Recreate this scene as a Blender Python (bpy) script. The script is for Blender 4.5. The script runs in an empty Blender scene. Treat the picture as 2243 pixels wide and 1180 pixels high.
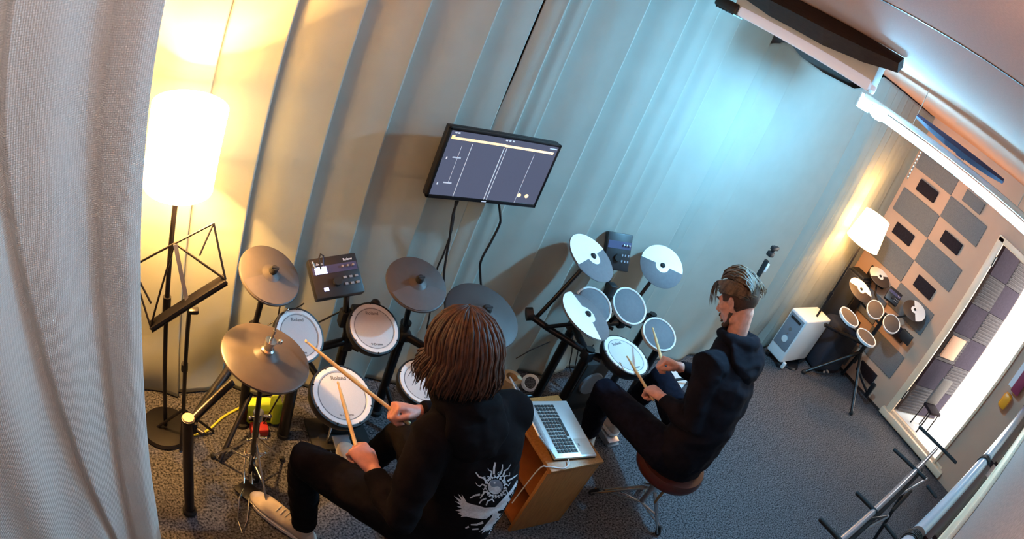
import bpy, bmesh, math, random
from mathutils import Vector, Matrix, noise
from mathutils.bvhtree import BVHTree
from mathutils.geometry import tessellate_polygon

sc = bpy.context.scene
COL = sc.collection
V = Vector
rnd = random.Random(7)

# ------------------------------------------------------------------ camera (wide-angle action camera on the front wall)
CAM = V((0, 0, 2.385))
A1, A3 = 0.682011, 0.0404102           # lens: angle off axis = A1*r + A3*r^3, r in thousands of pixels of the 2243 px frame
RC = Matrix(((0.82437413, -0.03002364, -0.5652485), (-0.43935277, 0.59568547, -0.67240462), (0.35689835, 0.80265647, 0.47787672)))
cd = bpy.data.cameras.new('camera')
cam = bpy.data.objects.new('camera', cd)
COL.objects.link(cam)
sc.camera = cam
cd.type = 'PANO'
cd.panorama_type = 'FISHEYE_LENS_POLYNOMIAL'
cd.sensor_width = 36
cd.sensor_fit = 'HORIZONTAL'
_k = 2243 / 36 / 1000
cd.fisheye_fov = math.radians(180)
cd.fisheye_polynomial_k0 = 0
cd.fisheye_polynomial_k1 = -A1 * _k
cd.fisheye_polynomial_k2 = 0
cd.fisheye_polynomial_k3 = -A3 * _k ** 3
cd.fisheye_polynomial_k4 = 0
cd.clip_start = 0.01
cam.matrix_world = Matrix.Translation(CAM) @ RC.to_4x4()

# ------------------------------------------------------------------ world, exposure
w = bpy.data.worlds.new('world')
sc.world = w
w.use_nodes = True
w.node_tree.nodes['Background'].inputs[0].default_value = (0.6, 0.75, 1.0, 1)
w.node_tree.nodes['Background'].inputs[1].default_value = 0.25
sc.view_settings.view_transform = 'Standard'
sc.view_settings.look = 'None'
sc.view_settings.exposure = 0.85
sc.view_settings.gamma = 1.0

TUBE_STRENGTH = 60.0
END_STRENGTH = 1250.0
TUBE_COLOR = (0.21, 0.62, 1.0)
SHADE_STRENGTH = 10.0
BULB_WATTS = 210.0
WARM = (1.0, 0.52, 0.15)

# ------------------------------------------------------------------ helpers
def ray(x, y):
    dx, dy = (x - 1121.5) / 1000, (y - 590) / 1000
    r = math.hypot(dx, dy)
    th = A1 * r + A3 * r ** 3
    s = math.sin(th) / max(r, 1e-9)
    return RC @ V((dx * s, -dy * s, -math.cos(th)))
def atz(x, y, z):
    d = ray(x, y); return CAM + d * ((z - CAM.z) / d.z)
def aty(x, y, Y):
    d = ray(x, y); return CAM + d * (Y / d.y)
def atx(x, y, X):
    d = ray(x, y); return CAM + d * (X / d.x)

def frame(axis):
    a = V(axis).normalized()
    u = a.cross(V((0, 0, 1)))
    if u.length < 1e-3: u = V((1, 0, 0))
    u.normalize()
    return u, a.cross(u).normalized() * -1, a      # u, v, axis (u x v = axis up to sign)

class MB:
    def __init__(s): s.v = []; s.f = []; s.sm = []; s.mi = []; s.m = 0
    def add(s, vs, fs, smooth=True):
        b = len(s.v)
        s.v += [V(p) for p in vs]
        s.f += [tuple(b + i for i in f) for f in fs]
        s.sm += [smooth] * len(fs); s.mi += [s.m] * len(fs)
        return s
    def box(s, c, size, M=None, bev=0.0, seg=2):
        bm = bmesh.new()
        bmesh.ops.create_cube(bm, size=1)
        for v in bm.verts: v.co = V((v.co.x * size[0], v.co.y * size[1], v.co.z * size[2]))
        if bev > 0: bmesh.ops.bevel(bm, geom=bm.edges[:], offset=bev, segments=seg, affect='EDGES', profile=0.5)
        bm.verts.index_update()
        R = M if M is not None else Matrix.Identity(3)
        s.add([R @ v.co + V(c) for v in bm.verts], [[v.index for v in f.verts] for f in bm.faces], bev > 0)
        bm.free(); return s
    def bar(s, p0, p1, wd, th, up=(0, 0, 1), bev=0.0):
        p0, p1 = V(p0), V(p1); a = (p1 - p0); L = a.length; a.normalize()
        x = a.cross(V(up)); x = x.normalized() if x.length > 1e-4 else V((1, 0, 0)); z = x.cross(a)
        return s.box((p0 + p1) / 2, (wd, L, th), Matrix((x, a, z)).transposed(), bev)
    def loft(s, rings, n=16, smooth=True):
        vs = []; fs = []
        for c, U, W in rings:
            for i in range(n):
                t = 2 * math.pi * i / n
                vs.append(V(c) + V(U) * math.cos(t) + V(W) * math.sin(t))
        for k in range(len(rings) - 1):
            for i in range(n):
                j = (i + 1) % n
                fs.append((k * n + i, k * n + j, (k + 1) * n + j, (k + 1) * n + i))
        a, b = len(vs), len(vs) + 1
        vs += [V(rings[0][0]), V(rings[-1][0])]
        L = (len(rings) - 1) * n
        for i in range(n):
            j = (i + 1) % n
            fs.append((a, j, i)); fs.append((b, L + i, L + j))
        return s.add(vs, fs, smooth)
    def tube(s, pts, r, n=10, smooth=True):
        pts = [V(p) for p in pts]
        rs = r if isinstance(r, (list, tuple)) else [r] * len(pts)
        rings = []; u = None
        for i, p in enumerate(pts):
            a = (pts[min(i + 1, len(pts) - 1)] - pts[max(i - 1, 0)]).normalized()
            if u is None: u = frame(a)[0]
            else:
                u = u - a * u.dot(a); u.normalize()
            rings.append((p, u * rs[i], a.cross(u) * rs[i]))
        return s.loft(rings, n, smooth)
    def limb(s, pts, rs, n=14):
        s.tube(pts, rs, n)
        s.ball(pts[0], (rs[0],) * 3); s.ball(pts[-1], (rs[-1],) * 3); return s
    def cyl(s, p0, p1, r0, r1=None, n=20):
        p0, p1 = V(p0), V(p1); r1 = r0 if r1 is None else r1
        return s.lathe([(0, 0), (r0, 0), (r1, (p1 - p0).length), (0, (p1 - p0).length)], p0, p1 - p0, n)
    def lathe(s, prof, o, axis=(0, 0, 1), n=40):
        u, vv, a = frame(axis); o = V(o); vs = []; fs = []; idx = []
        for r, h in prof:
            if r <= 1e-7: idx.append([len(vs)]); vs.append(o + a * h)
            else:
                idx.append(list(range(len(vs), len(vs) + n)))
                vs += [o + a * h + (u * math.cos(2 * math.pi * i / n) + vv * math.sin(2 * math.pi * i / n)) * r for i in range(n)]
        for A, B in zip(idx, idx[1:]):
            for i in range(n):
                j = (i + 1) % n
                if len(A) == 1 and len(B) == 1: continue
                if len(A) == 1: fs.append((A[0], B[i], B[j]))
                elif len(B) == 1: fs.append((A[i], B[0], A[j]))
                else: fs.append((A[i], B[i], B[j], A[j]))
        return s.add(vs, fs, True)
    def ball(s, c, r, M=None, n=16):
        vs = []; fs = []; R = M if M is not None else Matrix.Identity(3); m = n // 2
        if not isinstance(r, (list, tuple)): r = (r, r, r)
        for k in range(m + 1):
            for i in range(n):
                t, p = math.pi * k / m, 2 * math.pi * i / n
                vs.append(V(c) + R @ V((r[0] * math.sin(t) * math.cos(p), r[1] * math.sin(t) * math.sin(p), r[2] * math.cos(t))))
        for k in range(m):
            for i in range(n):
                j = (i + 1) % n
                fs.append((k * n + i, (k + 1) * n + i, (k + 1) * n + j, k * n + j))
        return s.add(vs, fs, True)
    def prism(s, poly, o, X, Y, th):                     # flat outline (2-D points) in the plane o + X,Y, thickness along X x Y
        X, Y = V(X), V(Y); N = X.cross(Y).normalized(); n = len(poly)
        a = [V(o) + X * p[0] + Y * p[1] for p in poly]; b = [p + N * th for p in a]
        tri = tessellate_polygon([[V((p[0], p[1], 0)) for p in poly]])
        fs = [tuple(t) for t in tri] + [tuple(i + n for i in t[::-1]) for t in tri] + [(i, (i + 1) % n, (i + 1) % n + n, i + n) for i in range(n)]
        return s.add(a + b, fs, False)
    def grid(s, P, nu, nv, smooth=True):
        vs = [P(i / (nu - 1), j / (nv - 1)) for j in range(nv) for i in range(nu)]
        return s.add(vs, [(j * nu + i, j * nu + i + 1, (j + 1) * nu + i + 1, (j + 1) * nu + i) for j in range(nv - 1) for i in range(nu - 1)], smooth)
    def mesh(s, name, recalc=True, sharp=40):
        bm = bmesh.new()
        vs = [bm.verts.new(p) for p in s.v]
        for f, sm, mi in zip(s.f, s.sm, s.mi):
            g = []
            for i in f:
                if not g or vs[i] is not g[-1]: g.append(vs[i])
            try: q = bm.faces.new(g)
            except ValueError: continue
            q.smooth = sm; q.material_index = mi
        bmesh.ops.remove_doubles(bm, verts=bm.verts, dist=1e-6)
        if recalc: bmesh.ops.recalc_face_normals(bm, faces=bm.faces[:])
        lim = math.radians(sharp)
        for e in bm.edges:
            if len(e.link_faces) == 2 and e.calc_face_angle(0) > lim: e.smooth = False
        me = bpy.data.meshes.new(name); bm.to_mesh(me); bm.free(); return me

def link(name, me, mat, parent=None):
    o = bpy.data.objects.new(name, me)
    if not isinstance(mat, (list, tuple)): mat = [mat]
    for m in mat: me.materials.append(m)
    COL.objects.link(o)
    if parent is not None:
        o.parent = parent; o.matrix_parent_inverse = world(parent).inverted()
    return o
def world(o):
    m = o.matrix_basis.copy()
    if o.parent: m = world(o.parent) @ o.matrix_parent_inverse @ m
    return m
def obj(name, mb, mat, parent=None, recalc=True, sharp=40):
    return link(name, mb.mesh(name, recalc, sharp), mat, parent)
def tag(o, label, cat, group=None, kind=None):
    o['label'] = label; o['category'] = cat
    if group: o['group'] = group
    if kind: o['kind'] = kind
    return o
def thing(name, label, cat, loc=(0, 0, 0), group=None):
    o = bpy.data.objects.new(name, None); o.empty_display_size = 0.05
    COL.objects.link(o); o.location = loc
    return tag(o, label, cat, group)
def struct(name, mb, mat, label=None, recalc=True):
    o = obj(name, mb, mat, None, recalc); o['kind'] = 'structure'
    return o
def remesh(mb, name, voxel, smooth, mat, parent=None, keep=False):
    me = mb.mesh(name + '_src'); o = bpy.data.objects.new(name + '_src', me); COL.objects.link(o)
    for p in me.polygons: p.use_smooth = True
    m = o.modifiers.new('r', 'REMESH'); m.mode = 'VOXEL'; m.voxel_size = voxel; m.use_smooth_shade = True
    if smooth:
        q = o.modifiers.new('s', 'SMOOTH'); q.factor = 0.5; q.iterations = smooth
    dg = bpy.context.evaluated_depsgraph_get(); dg.update()
    nm = bpy.data.meshes.new_from_object(o.evaluated_get(dg)); nm.name = name
    bpy.data.objects.remove(o); bpy.data.meshes.remove(me)
    nm.materials.clear()
    for p in nm.polygons: p.use_smooth = True
    return link(name, nm, mat, parent)
def text_mesh(name, body, size, o, X, Y, mat, parent, th=0.0004):
    cu = bpy.data.curves.new(name, 'FONT'); cu.body = body; cu.size = size; cu.align_x = 'CENTER'; cu.align_y = 'CENTER'; cu.extrude = th
    t = bpy.data.objects.new(name + '_src', cu); COL.objects.link(t)
    dg = bpy.context.evaluated_depsgraph_get(); dg.update()
    me = bpy.data.meshes.new_from_object(t.evaluated_get(dg)); bpy.data.objects.remove(t)
    X, Y = V(X).normalized(), V(Y).normalized(); N = X.cross(Y)
    M = Matrix((X, Y, N)).transposed().to_4x4(); M.translation = V(o)
    me.transform(M); me.materials.clear(); me.name = name
    return link(name, me, mat, parent)

# ------------------------------------------------------------------ materials
def mat(name, color, rough=0.6, metal=0.0, noise_amt=0.0, nscale=30.0, bump=0.0, bscale=200.0, spec=None, color2=None, stretch=None, sheen=0.0, emit=None, estr=0.0):
    m = bpy.data.materials.new(name); m.use_nodes = True
    nt = m.node_tree; b = nt.nodes['Principled BSDF']
    c = (*color, 1)
    b.inputs['Base Color'].default_value = c
    b.inputs['Roughness'].default_value = rough; b.inputs['Metallic'].default_value = metal
    if spec is not None: b.inputs['Specular IOR Level'].default_value = spec
    if sheen: b.inputs['Sheen Weight'].default_value = sheen
    if emit: b.inputs['Emission Color'].default_value = (*emit, 1); b.inputs['Emission Strength'].default_value = estr
    tc = nt.nodes.new('ShaderNodeTexCoord'); vec = tc.outputs['Object']
    if stretch:
        mp = nt.nodes.new('ShaderNodeMapping'); mp.inputs['Scale'].default_value = stretch
        nt.links.new(vec, mp.inputs['Vector']); vec = mp.outputs['Vector']
    if noise_amt or color2:
        n = nt.nodes.new('ShaderNodeTexNoise'); n.inputs['Scale'].default_value = nscale; n.inputs['Detail'].default_value = 6
        nt.links.new(vec, n.inputs['Vector'])
        r = nt.nodes.new('ShaderNodeValToRGB'); r.color_ramp.elements[0].position = 0.35; r.color_ramp.elements[1].position = 0.65
        k = noise_amt
        r.color_ramp.elements[0].color = c if color2 else tuple(max(0, x * (1 - k)) for x in color) + (1,)
        r.color_ramp.elements[1].color = (*color2, 1) if color2 else tuple(min(1, x * (1 + k)) for x in color) + (1,)
        nt.links.new(n.outputs['Fac'], r.inputs['Fac']); nt.links.new(r.outputs['Color'], b.inputs['Base Color'])
    if bump:
        n2 = nt.nodes.new('ShaderNodeTexNoise'); n2.inputs['Scale'].default_value = bscale; n2.inputs['Detail'].default_value = 4
        nt.links.new(vec, n2.inputs['Vector'])
        bp = nt.nodes.new('ShaderNodeBump'); bp.inputs['Strength'].default_value = bump; bp.inputs['Distance'].default_value = 0.004
        nt.links.new(n2.outputs['Fac'], bp.inputs['Height']); nt.links.new(bp.outputs['Normal'], b.inputs['Normal'])
    return m
def emis(name, color, strength):
    m = bpy.data.materials.new(name); m.use_nodes = True; nt = m.node_tree
    b = nt.nodes['Principled BSDF']; b.inputs['Base Color'].default_value = (0.8, 0.8, 0.8, 1)
    b.inputs['Emission Color'].default_value = (*color, 1); b.inputs['Emission Strength'].default_value = strength
    return m
def fabric(name, color, weave=700.0, bump=0.18, rough=0.95, trans=0.0):
    m = mat(name, color, rough, spec=0.1, noise_amt=0.025, nscale=8)
    nt = m.node_tree; b = nt.nodes['Principled BSDF']
    tc = nt.nodes.new('ShaderNodeTexCoord')
    hs = []
    for d in ('X', 'Z'):
        wv = nt.nodes.new('ShaderNodeTexWave'); wv.bands_direction = d; wv.inputs['Scale'].default_value = weave / 6.28
        wv.inputs['Distortion'].default_value = 2.0; wv.inputs['Detail Scale'].default_value = 2
        nt.links.new(tc.outputs['Object'], wv.inputs['Vector']); hs.append(wv.outputs['Fac'])
    ad = nt.nodes.new('ShaderNodeMath'); ad.operation = 'ADD'
    nt.links.new(hs[0], ad.inputs[0]); nt.links.new(hs[1], ad.inputs[1])
    bp = nt.nodes.new('ShaderNodeBump'); bp.inputs['Strength'].default_value = bump; bp.inputs['Distance'].default_value = 0.002
    nt.links.new(ad.outputs[0], bp.inputs['Height']); nt.links.new(bp.outputs['Normal'], b.inputs['Normal'])
    return m

M = {}
M['curtain'] = fabric('linen_curtain', (0.365, 0.385, 0.34))
M['curtain_near'] = fabric('linen_curtain_near', (0.70, 0.655, 0.60), weave=520, bump=0.5)
M['carpet'] = mat('carpet', (0.012, 0.0125, 0.016), 0.95, color2=(0.155, 0.152, 0.165), nscale=100, bump=0.6, bscale=260, spec=0.1)
M['wall'] = mat('beige_wall', (0.56, 0.345, 0.235), 0.8, noise_amt=0.04, nscale=3)
M['dark_wall'] = mat('grey_wall', (0.12, 0.11, 0.10), 0.9, noise_amt=0.05, nscale=3)
M['ceiling'] = mat('ceiling_paint', (0.62, 0.330, 0.235), 0.85, noise_amt=0.05, nscale=180, bump=0.1, bscale=200)
M['shelf_wall'] = mat('speckled_wall', (0.26, 0.195, 0.175), 0.85, color2=(0.42, 0.295, 0.255), nscale=120, bump=0.1)
M['white_paint'] = mat('white_paint', (0.78, 0.76, 0.72), 0.45)
M['cream_frame'] = mat('cream_frame', (0.85, 0.62, 0.42), 0.4, noise_amt=0.05, nscale=6)
M['black'] = mat('black_plastic', (0.012, 0.012, 0.014), 0.45)
M['black_metal'] = mat('black_metal', (0.012, 0.011, 0.013), 0.32, 0.3)
M['rubber'] = mat('black_rubber', (0.010, 0.010, 0.011), 0.8)
M['chrome'] = mat('chrome', (0.75, 0.74, 0.72), 0.14, 1.0)
M['steel'] = mat('grey_steel', (0.42, 0.42, 0.45), 0.32, 0.8)
M['cym'] = mat('grey_cymbal_rubber', (0.058, 0.049, 0.047), 0.50, noise_amt=0.04, nscale=40)
M['cym_dark'] = mat('grey_cymbal_rubber_dark', (0.046, 0.042, 0.042), 0.55)
M['cym_hat'] = mat('brown_cymbal_rubber', (0.072, 0.055, 0.044), 0.36, noise_amt=0.05, nscale=30)
M['cym_white'] = mat('white_cymbal_plastic', (0.90, 0.90, 0.88), 0.4)
M['pad_grey'] = mat('grey_pad_rubber', (0.13, 0.13, 0.14), 0.75, noise_amt=0.05, nscale=60)
M['head'] = mat('mesh_drum_head', (0.62, 0.61, 0.60), 0.6, noise_amt=0.03, nscale=300, bump=0.05, bscale=900)
M['rim_white'] = mat('white_hoop', (0.82, 0.80, 0.78), 0.4)
M['ink'] = mat('grey_print', (0.16, 0.16, 0.17), 0.7)
M['wood'] = mat('cherry_wood', (0.44, 0.190, 0.052), 0.42, color2=(0.33, 0.130, 0.032), nscale=9, stretch=(12, 12, 1.2), bump=0.03)
M['wood_in'] = mat('reddish_wood', (0.36, 0.12, 0.03), 0.5, noise_amt=0.1, nscale=12)
M['stick'] = mat('hickory_stick', (0.70, 0.46, 0.22), 0.45, noise_amt=0.08, nscale=30, stretch=(1, 1, 1))
M['alu'] = mat('aluminium', (0.72, 0.73, 0.74), 0.35, 0.55)
M['alu_dark'] = mat('trackpad_grey', (0.52, 0.52, 0.50), 0.4, 0.3)
M['white'] = mat('white_plastic', (0.80, 0.82, 0.82), 0.4)
M['grey_panel'] = mat('grey_panel', (0.22, 0.24, 0.28), 0.5)
M['panel_grey'] = mat('grey_felt', (0.17, 0.165, 0.165), 0.95, noise_amt=0.12, nscale=160, bump=0.3, bscale=300, spec=0.1)
M['panel_dark'] = mat('dark_foam', (0.022, 0.016, 0.020), 0.9, noise_amt=0.15, nscale=60, spec=0.1)
M['skin'] = mat('skin', (0.66, 0.285, 0.205), 0.5, noise_amt=0.10, nscale=45, bump=0.08, bscale=220)
M['skin2'] = mat('skin_light', (0.70, 0.325, 0.235), 0.5, noise_amt=0.10, nscale=45, bump=0.08, bscale=220)
for k in ('skin', 'skin2'):
    b_ = M[k].node_tree.nodes['Principled BSDF']; b_.inputs['Subsurface Weight'].default_value = 0.12; b_.inputs['Subsurface Radius'].default_value = (0.02, 0.008, 0.004); b_.inputs['Subsurface Scale'].default_value = 0.5
M['hoodie'] = mat('black_jersey', (0.0052, 0.0044, 0.0058), 0.92, noise_amt=0.1, nscale=20, bump=0.25, bscale=60, spec=0.08)
M['hoodie2'] = mat('charcoal_jersey', (0.0085, 0.0075, 0.0115), 0.92, noise_amt=0.1, nscale=20, bump=0.25, bscale=60, spec=0.10)
M['jeans'] = mat('black_denim', (0.0042, 0.0032, 0.0042), 0.9, noise_amt=0.15, nscale=50, bump=0.2, bscale=80, spec=0.15)
M['jeans2'] = mat('dark_denim', (0.0065, 0.0065, 0.013), 0.9, noise_amt=0.2, nscale=40, bump=0.2, bscale=80, spec=0.08)
M['shoe'] = mat('beige_canvas', (0.50, 0.43, 0.37), 0.8, noise_amt=0.06, nscale=40)
M['sole'] = mat('white_sole', (0.70, 0.68, 0.66), 0.6)
M['print'] = mat('pale_print', (0.52, 0.55, 0.60), 0.8, noise_amt=0.15, nscale=160)
M['print_dark'] = mat('grey_blue_print', (0.13, 0.16, 0.22), 0.8)
M['vinyl'] = mat('brown_vinyl', (0.050, 0.012, 0.008), 0.35)
M['vinyl_side'] = mat('dark_red_vinyl', (0.060, 0.010, 0.006), 0.3)
M['card'] = mat('brown_card', (0.16, 0.12, 0.07), 0.7)
M['tan'] = mat('tan_tape', (0.55, 0.40, 0.24), 0.6)
M['yellow'] = mat('yellow_cable', (0.62, 0.60, 0.06), 0.5)
M['neon'] = mat('neon_yellow', (0.62, 0.80, 0.05), 0.6)
M['orange'] = mat('orange_plastic', (0.95, 0.36, 0.02), 0.35)
M['magenta'] = mat('magenta_card', (0.26, 0.03, 0.07), 0.5)
M['red'] = mat('red_plastic', (0.35, 0.02, 0.02), 0.5)
M['blue'] = mat('blue_plastic', (0.05, 0.10, 0.45), 0.4)
M['cable'] = mat('black_cable', (0.010, 0.010, 0.012), 0.5)
M['peach'] = mat('peach_board', (0.60, 0.33, 0.20), 0.7)
M['brown_beam'] = mat('dark_brown_cover', (0.030, 0.018, 0.016), 0.5, noise_amt=0.2, nscale=30, stretch=(6, 1, 6))
M['violet'] = mat('dark_violet_cover', (0.05, 0.05, 0.12), 0.5)
M['tube_cover'] = mat('glossy_grey_cover', (0.50, 0.53, 0.58), 0.16, 0.4)
M['tube_dark'] = mat('glossy_dark_cover', (0.045, 0.020, 0.020), 0.15)
M['tube_lit'] = emis('fluorescent_tube', TUBE_COLOR, TUBE_STRENGTH)
M['fill_tube'] = emis('added_fill_tube', (0.95, 0.93, 0.95), 15.0)  # emission of the added fill tube above the camera
M['end_lit'] = emis('bright_lamp_end', TUBE_COLOR, END_STRENGTH)
M['window_lit'] = emis('bright_window', (1.0, 0.98, 0.92), 5.0)
M['led'] = emis('led_dot', (0.60, 1.0, 0.92), 1.6)
M['screen'] = mat('tv_screen', (0.012, 0.013, 0.018), 0.25, emit=(0.052, 0.060, 0.098), estr=1.0)
M['scr_y'] = emis('screen_yellow', (1.0, 0.56, 0.07), 0.75)
M['scr_w'] = emis('screen_white', (0.60, 0.66, 0.80), 0.26)
M['scr_dim'] = emis('screen_dim', (0.22, 0.25, 0.34), 0.45)
M['scr_b'] = emis('display_blue', (0.55, 0.55, 1.0), 3.0)
M['glass'] = mat('clear_glass', (1, 1, 1), 0.02)
M['glass'].node_tree.nodes['Principled BSDF'].inputs['Transmission Weight'].default_value = 1.0
M['glass'].node_tree.nodes['Principled BSDF'].inputs['IOR'].default_value = 1.05
def shade_mat():
    m = bpy.data.materials.new('lamp_shade_fabric'); m.use_nodes = True; nt = m.node_tree
    b = nt.nodes['Principled BSDF']; b.inputs['Base Color'].default_value = (0.9, 0.82, 0.66, 1); b.inputs['Roughness'].default_value = 0.9
    b.inputs['Emission Color'].default_value = (1.0, 0.60, 0.25, 1); b.inputs['Emission Strength'].default_value = SHADE_STRENGTH
    return m
M['shade'] = shade_mat()
def hair_mat(name, c0, c1):
    return mat(name, c0, 0.58, color2=c1, nscale=60, stretch=(1, 1, 0.25), bump=0.15, bscale=300)
M['hair1'] = hair_mat('brown_hair', (0.020, 0.0065, 0.0035), (0.085, 0.030, 0.013))
M['hair2'] = hair_mat('light_brown_hair', (0.050, 0.026, 0.013), (0.19, 0.105, 0.052))
M['fade'] = mat('short_hair', (0.075, 0.034, 0.020), 0.8, noise_amt=0.2, nscale=150)
M['eye'] = mat('eye_white', (0.7, 0.68, 0.66), 0.2)
M['key'] = mat('laptop_key', (0.015, 0.015, 0.017), 0.5)

# ================================================================== the room
YB, XR, ZC = 2.60, 5.94, 2.60
YF, XL = -0.10, -0.95
struct('floor', MB().box(((XL + 7.2) / 2, 1.25, -0.03), (7.2 - XL + .2, 3.1, 0.06)), M['carpet'])
ce = MB().box(((XL + XR) / 2, 1.25, ZC + 0.05), (XR - XL + .2, 2.9, 0.10))
struct('ceiling', ce, M['ceiling'])
struct('trim_1', MB().box((1.25, 1.25, ZC - 0.0008), (0.012, 2.7, 0.0016)), M['brown_beam'])
struct('wall_back', MB().box(((XL + XR) / 2 + .1, YB + 0.05, 1.3), (XR - XL + .4, 0.1, 2.6)), M['dark_wall'])
struct('wall_left', MB().box((XL - 0.05, 1.25, 1.3), (0.1, 2.8, 2.6)), M['dark_wall'])
DY0, DY1, DZ0, DZ1 = 0.40, 1.20, 0.09, 2.09          # doorway in the right wall
wr = MB()
wr.box((XR + 0.06, (DY1 + YB) / 2, 1.3), (0.12, YB - DY1, 2.6))
wr.box((XR + 0.06, (YF + DY0) / 2, 1.3), (0.12, DY0 - YF, 2.6))
wr.box((XR + 0.06, (DY0 + DY1) / 2, (DZ1 + ZC) / 2), (0.12, DY1 - DY0, ZC - DZ1))
wr.box((XR + 0.06, (DY0 + DY1) / 2, DZ0 / 2), (0.12, DY1 - DY0, DZ0))
struct('wall_right', wr, M['wall'])
struct('baseboard_right', MB().box((XR - 0.006, (DY1 + 2.4) / 2, 0.012), (0.012, 2.4 - DY1, 0.024)), M['brown_beam'])
struct('wall_front', MB().box(((XL + XR) / 2, YF - 0.05, 1.3), (XR - XL + .3, 0.1, 2.6)), M['shelf_wall'])
t = MB()
t.box((3.4, YF + 0.010, 1.475), (5.0, 0.018, 0.27), bev=0.004); t.box((3.4, YF + 0.020, 1.40), (5.0, 0.008, 0.010))
struct('trim_2', t, M['cream_frame'])

# door frame, opening into the foam-lined booth
df = thing('door_1', 'cream framed doorway into the foam lined booth in the right wall', 'door', (XR, 0.8, 0)); df['kind'] = 'structure'
j = MB(); j.box((XR - 0.012, DY1 - 0.035, (DZ0 + DZ1) / 2), (0.05, 0.075, DZ1 - DZ0), bev=0.008); obj('jamb', j, M['cream_frame'], df)
j = MB(); j.box((XR - 0.012, DY0 + 0.012, (DZ0 + DZ1) / 2), (0.05, 0.03, DZ1 - DZ0), bev=0.006); obj('jamb', j, M['cream_frame'], df)
j = MB(); j.box((XR - 0.012, (DY0 + DY1) / 2, DZ1 - 0.02), (0.05, DY1 - DY0, 0.06), bev=0.008); obj('head_rail', j, M['cream_frame'], df)
j = MB(); j.box((XR - 0.02, 0.75, DZ0 - 0.035), (0.07, 0.98, 0.07), bev=0.012); j.box((XR + 0.02, 0.75, DZ0 + 0.012), (0.05, 0.90, 0.03), bev=0.006)
obj('sill', j, M['cream_frame'], df)
for z in (1.86, 0.32):
    j = MB(); j.box((XR - 0.005, DY1 - 0.078, z), (0.05, 0.012, 0.10), bev=0.003); obj('hinge', j, M['black_metal'], df)
# booth behind the doorway
BX = 6.75
b = MB()
b.box(((XR + 0.12 + BX + .2) / 2, 0.30, -0.0), (BX - XR + .1, 2.0, 0.17))
struct('booth_floor', b, M['white_paint'])
b = MB(); b.box(((XR + .12 + BX + .2) / 2, 0.30, 2.45), (BX - XR + .1, 2.0, 0.10)); struct('booth_ceiling', b, M['white_paint'])
p0, p1 = V((XR + 0.13, 1.15, 0)), V((BX, 0.835, 0)); uu = (p1 - p0).normalized(); nn = V((uu.y, -uu.x, 0)); nn = nn if nn.y < 0 else -nn
LW = (p1 - p0).length
MW = Matrix((uu, nn, V((0, 0, 1)))).transposed()
b = MB(); b.box((p0 + p1) / 2 + V((0, 0, 1.26)) - nn * 0.04, (LW + .1, 0.06, 2.38), MW); struct('wall_booth', b, M['dark_wall'])
b = MB(); b.box((BX + .1, 0.30, 1.25), (0.06, 1.8, 2.4)); struct('wall_booth_far', b, M['white_paint'])
b = MB(); b.box(((XR + BX) / 2 + .1, -0.45, 1.25), (1.0, 0.06, 2.4)); struct('wall_booth_near', b, M['white_paint'])
wn = thing('window_1', 'bright frosted window filling the far end of the booth', 'window', (BX, 0.3, 0)); wn['kind'] = 'structure'
b = MB(); b.box((BX + 0.04, 0.33, 1.22), (0.02, 0.96, 2.2)); obj('pane', b, M['window_lit'], wn)
b = MB(); b.box((BX + 0.03, 0.825, 1.22), (0.05, 0.03, 2.25)); obj('frame', b, M['white_paint'], wn)
# foam tiles on the booth wall
M['foam_a'] = mat('booth_foam_grey', (0.105, 0.100, 0.110), 0.95, noise_amt=0.1, nscale=40, spec=0.1)
M['foam_b'] = mat('booth_foam_dark', (0.050, 0.042, 0.062), 0.95, noise_amt=0.1, nscale=40, spec=0.1)
names_r = ['at the floor', 'second row up', 'third row up', 'fourth row up', 'fifth row up', 'at the top']
for i in range(2):
    for k in range(6):
        b = MB(); o = p0 + uu * (0.02 + (i + 0.5) * (LW - .02) / 2) + V((0, 0, 0.10 + (k + 0.5) * 0.325)); ribbed = (i + k) % 2 == 0
        wd = (LW - .02) / 2 - 0.006
        b.box(o + nn * 0.008, (wd, 0.03, 0.32), MW)
        if ribbed:
            for q in range(9): b.box(o + nn * 0.026 + V((0, 0, (q - 4) * 0.034)), (wd - .01, 0.012, 0.016), MW, bev=0.003, seg=1)
        tag(obj('foam_tile', b, M['foam_a' if ribbed else 'foam_b']), '%s foam tile on the booth wall, %s column, %s' % ('ribbed grey' if ribbed else 'plain dark', ['door side', 'window side'][i], names_r[k]), 'foam tile', 'foam tiles lining the booth')
b = MB(); b.box(p0 + uu * 0.14 + nn * 0.06 + V((0, 0, 0.93)), (0.26, 0.02, 0.24), MW, bev=0.004)
tag(obj('peach_board', b, M['peach']), 'peach coloured board leaning on the foam inside the booth', 'board')
cc = p0 + uu * 0.27 + nn * 0.16
ch = thing('office_chair', 'small grey chair standing in the booth below the peach board', 'chair', cc + V((0, 0, .085)))
b = MB(); b.box(cc + V((0, 0, 0.50)), (0.20, 0.03, 0.30), MW, bev=0.014); obj('backrest', b, M['panel_grey'], ch)
b = MB(); b.box(cc + V((0, 0, 0.33)) + nn * .07, (0.20, 0.17, 0.035), MW, bev=0.014); obj('seat', b, M['panel_dark'], ch)
for a in (-1, 1):
    for q in (0, 1):
        b = MB(); b.tube([cc + uu * (.085 * a) + nn * (.14 * q) + V((0, 0, .085)), cc + uu * (.08 * a) + nn * (.13 * q) + V((0, 0, .33 if q else .40))], .008); obj('leg', b, M['black_metal'], ch)

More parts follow.
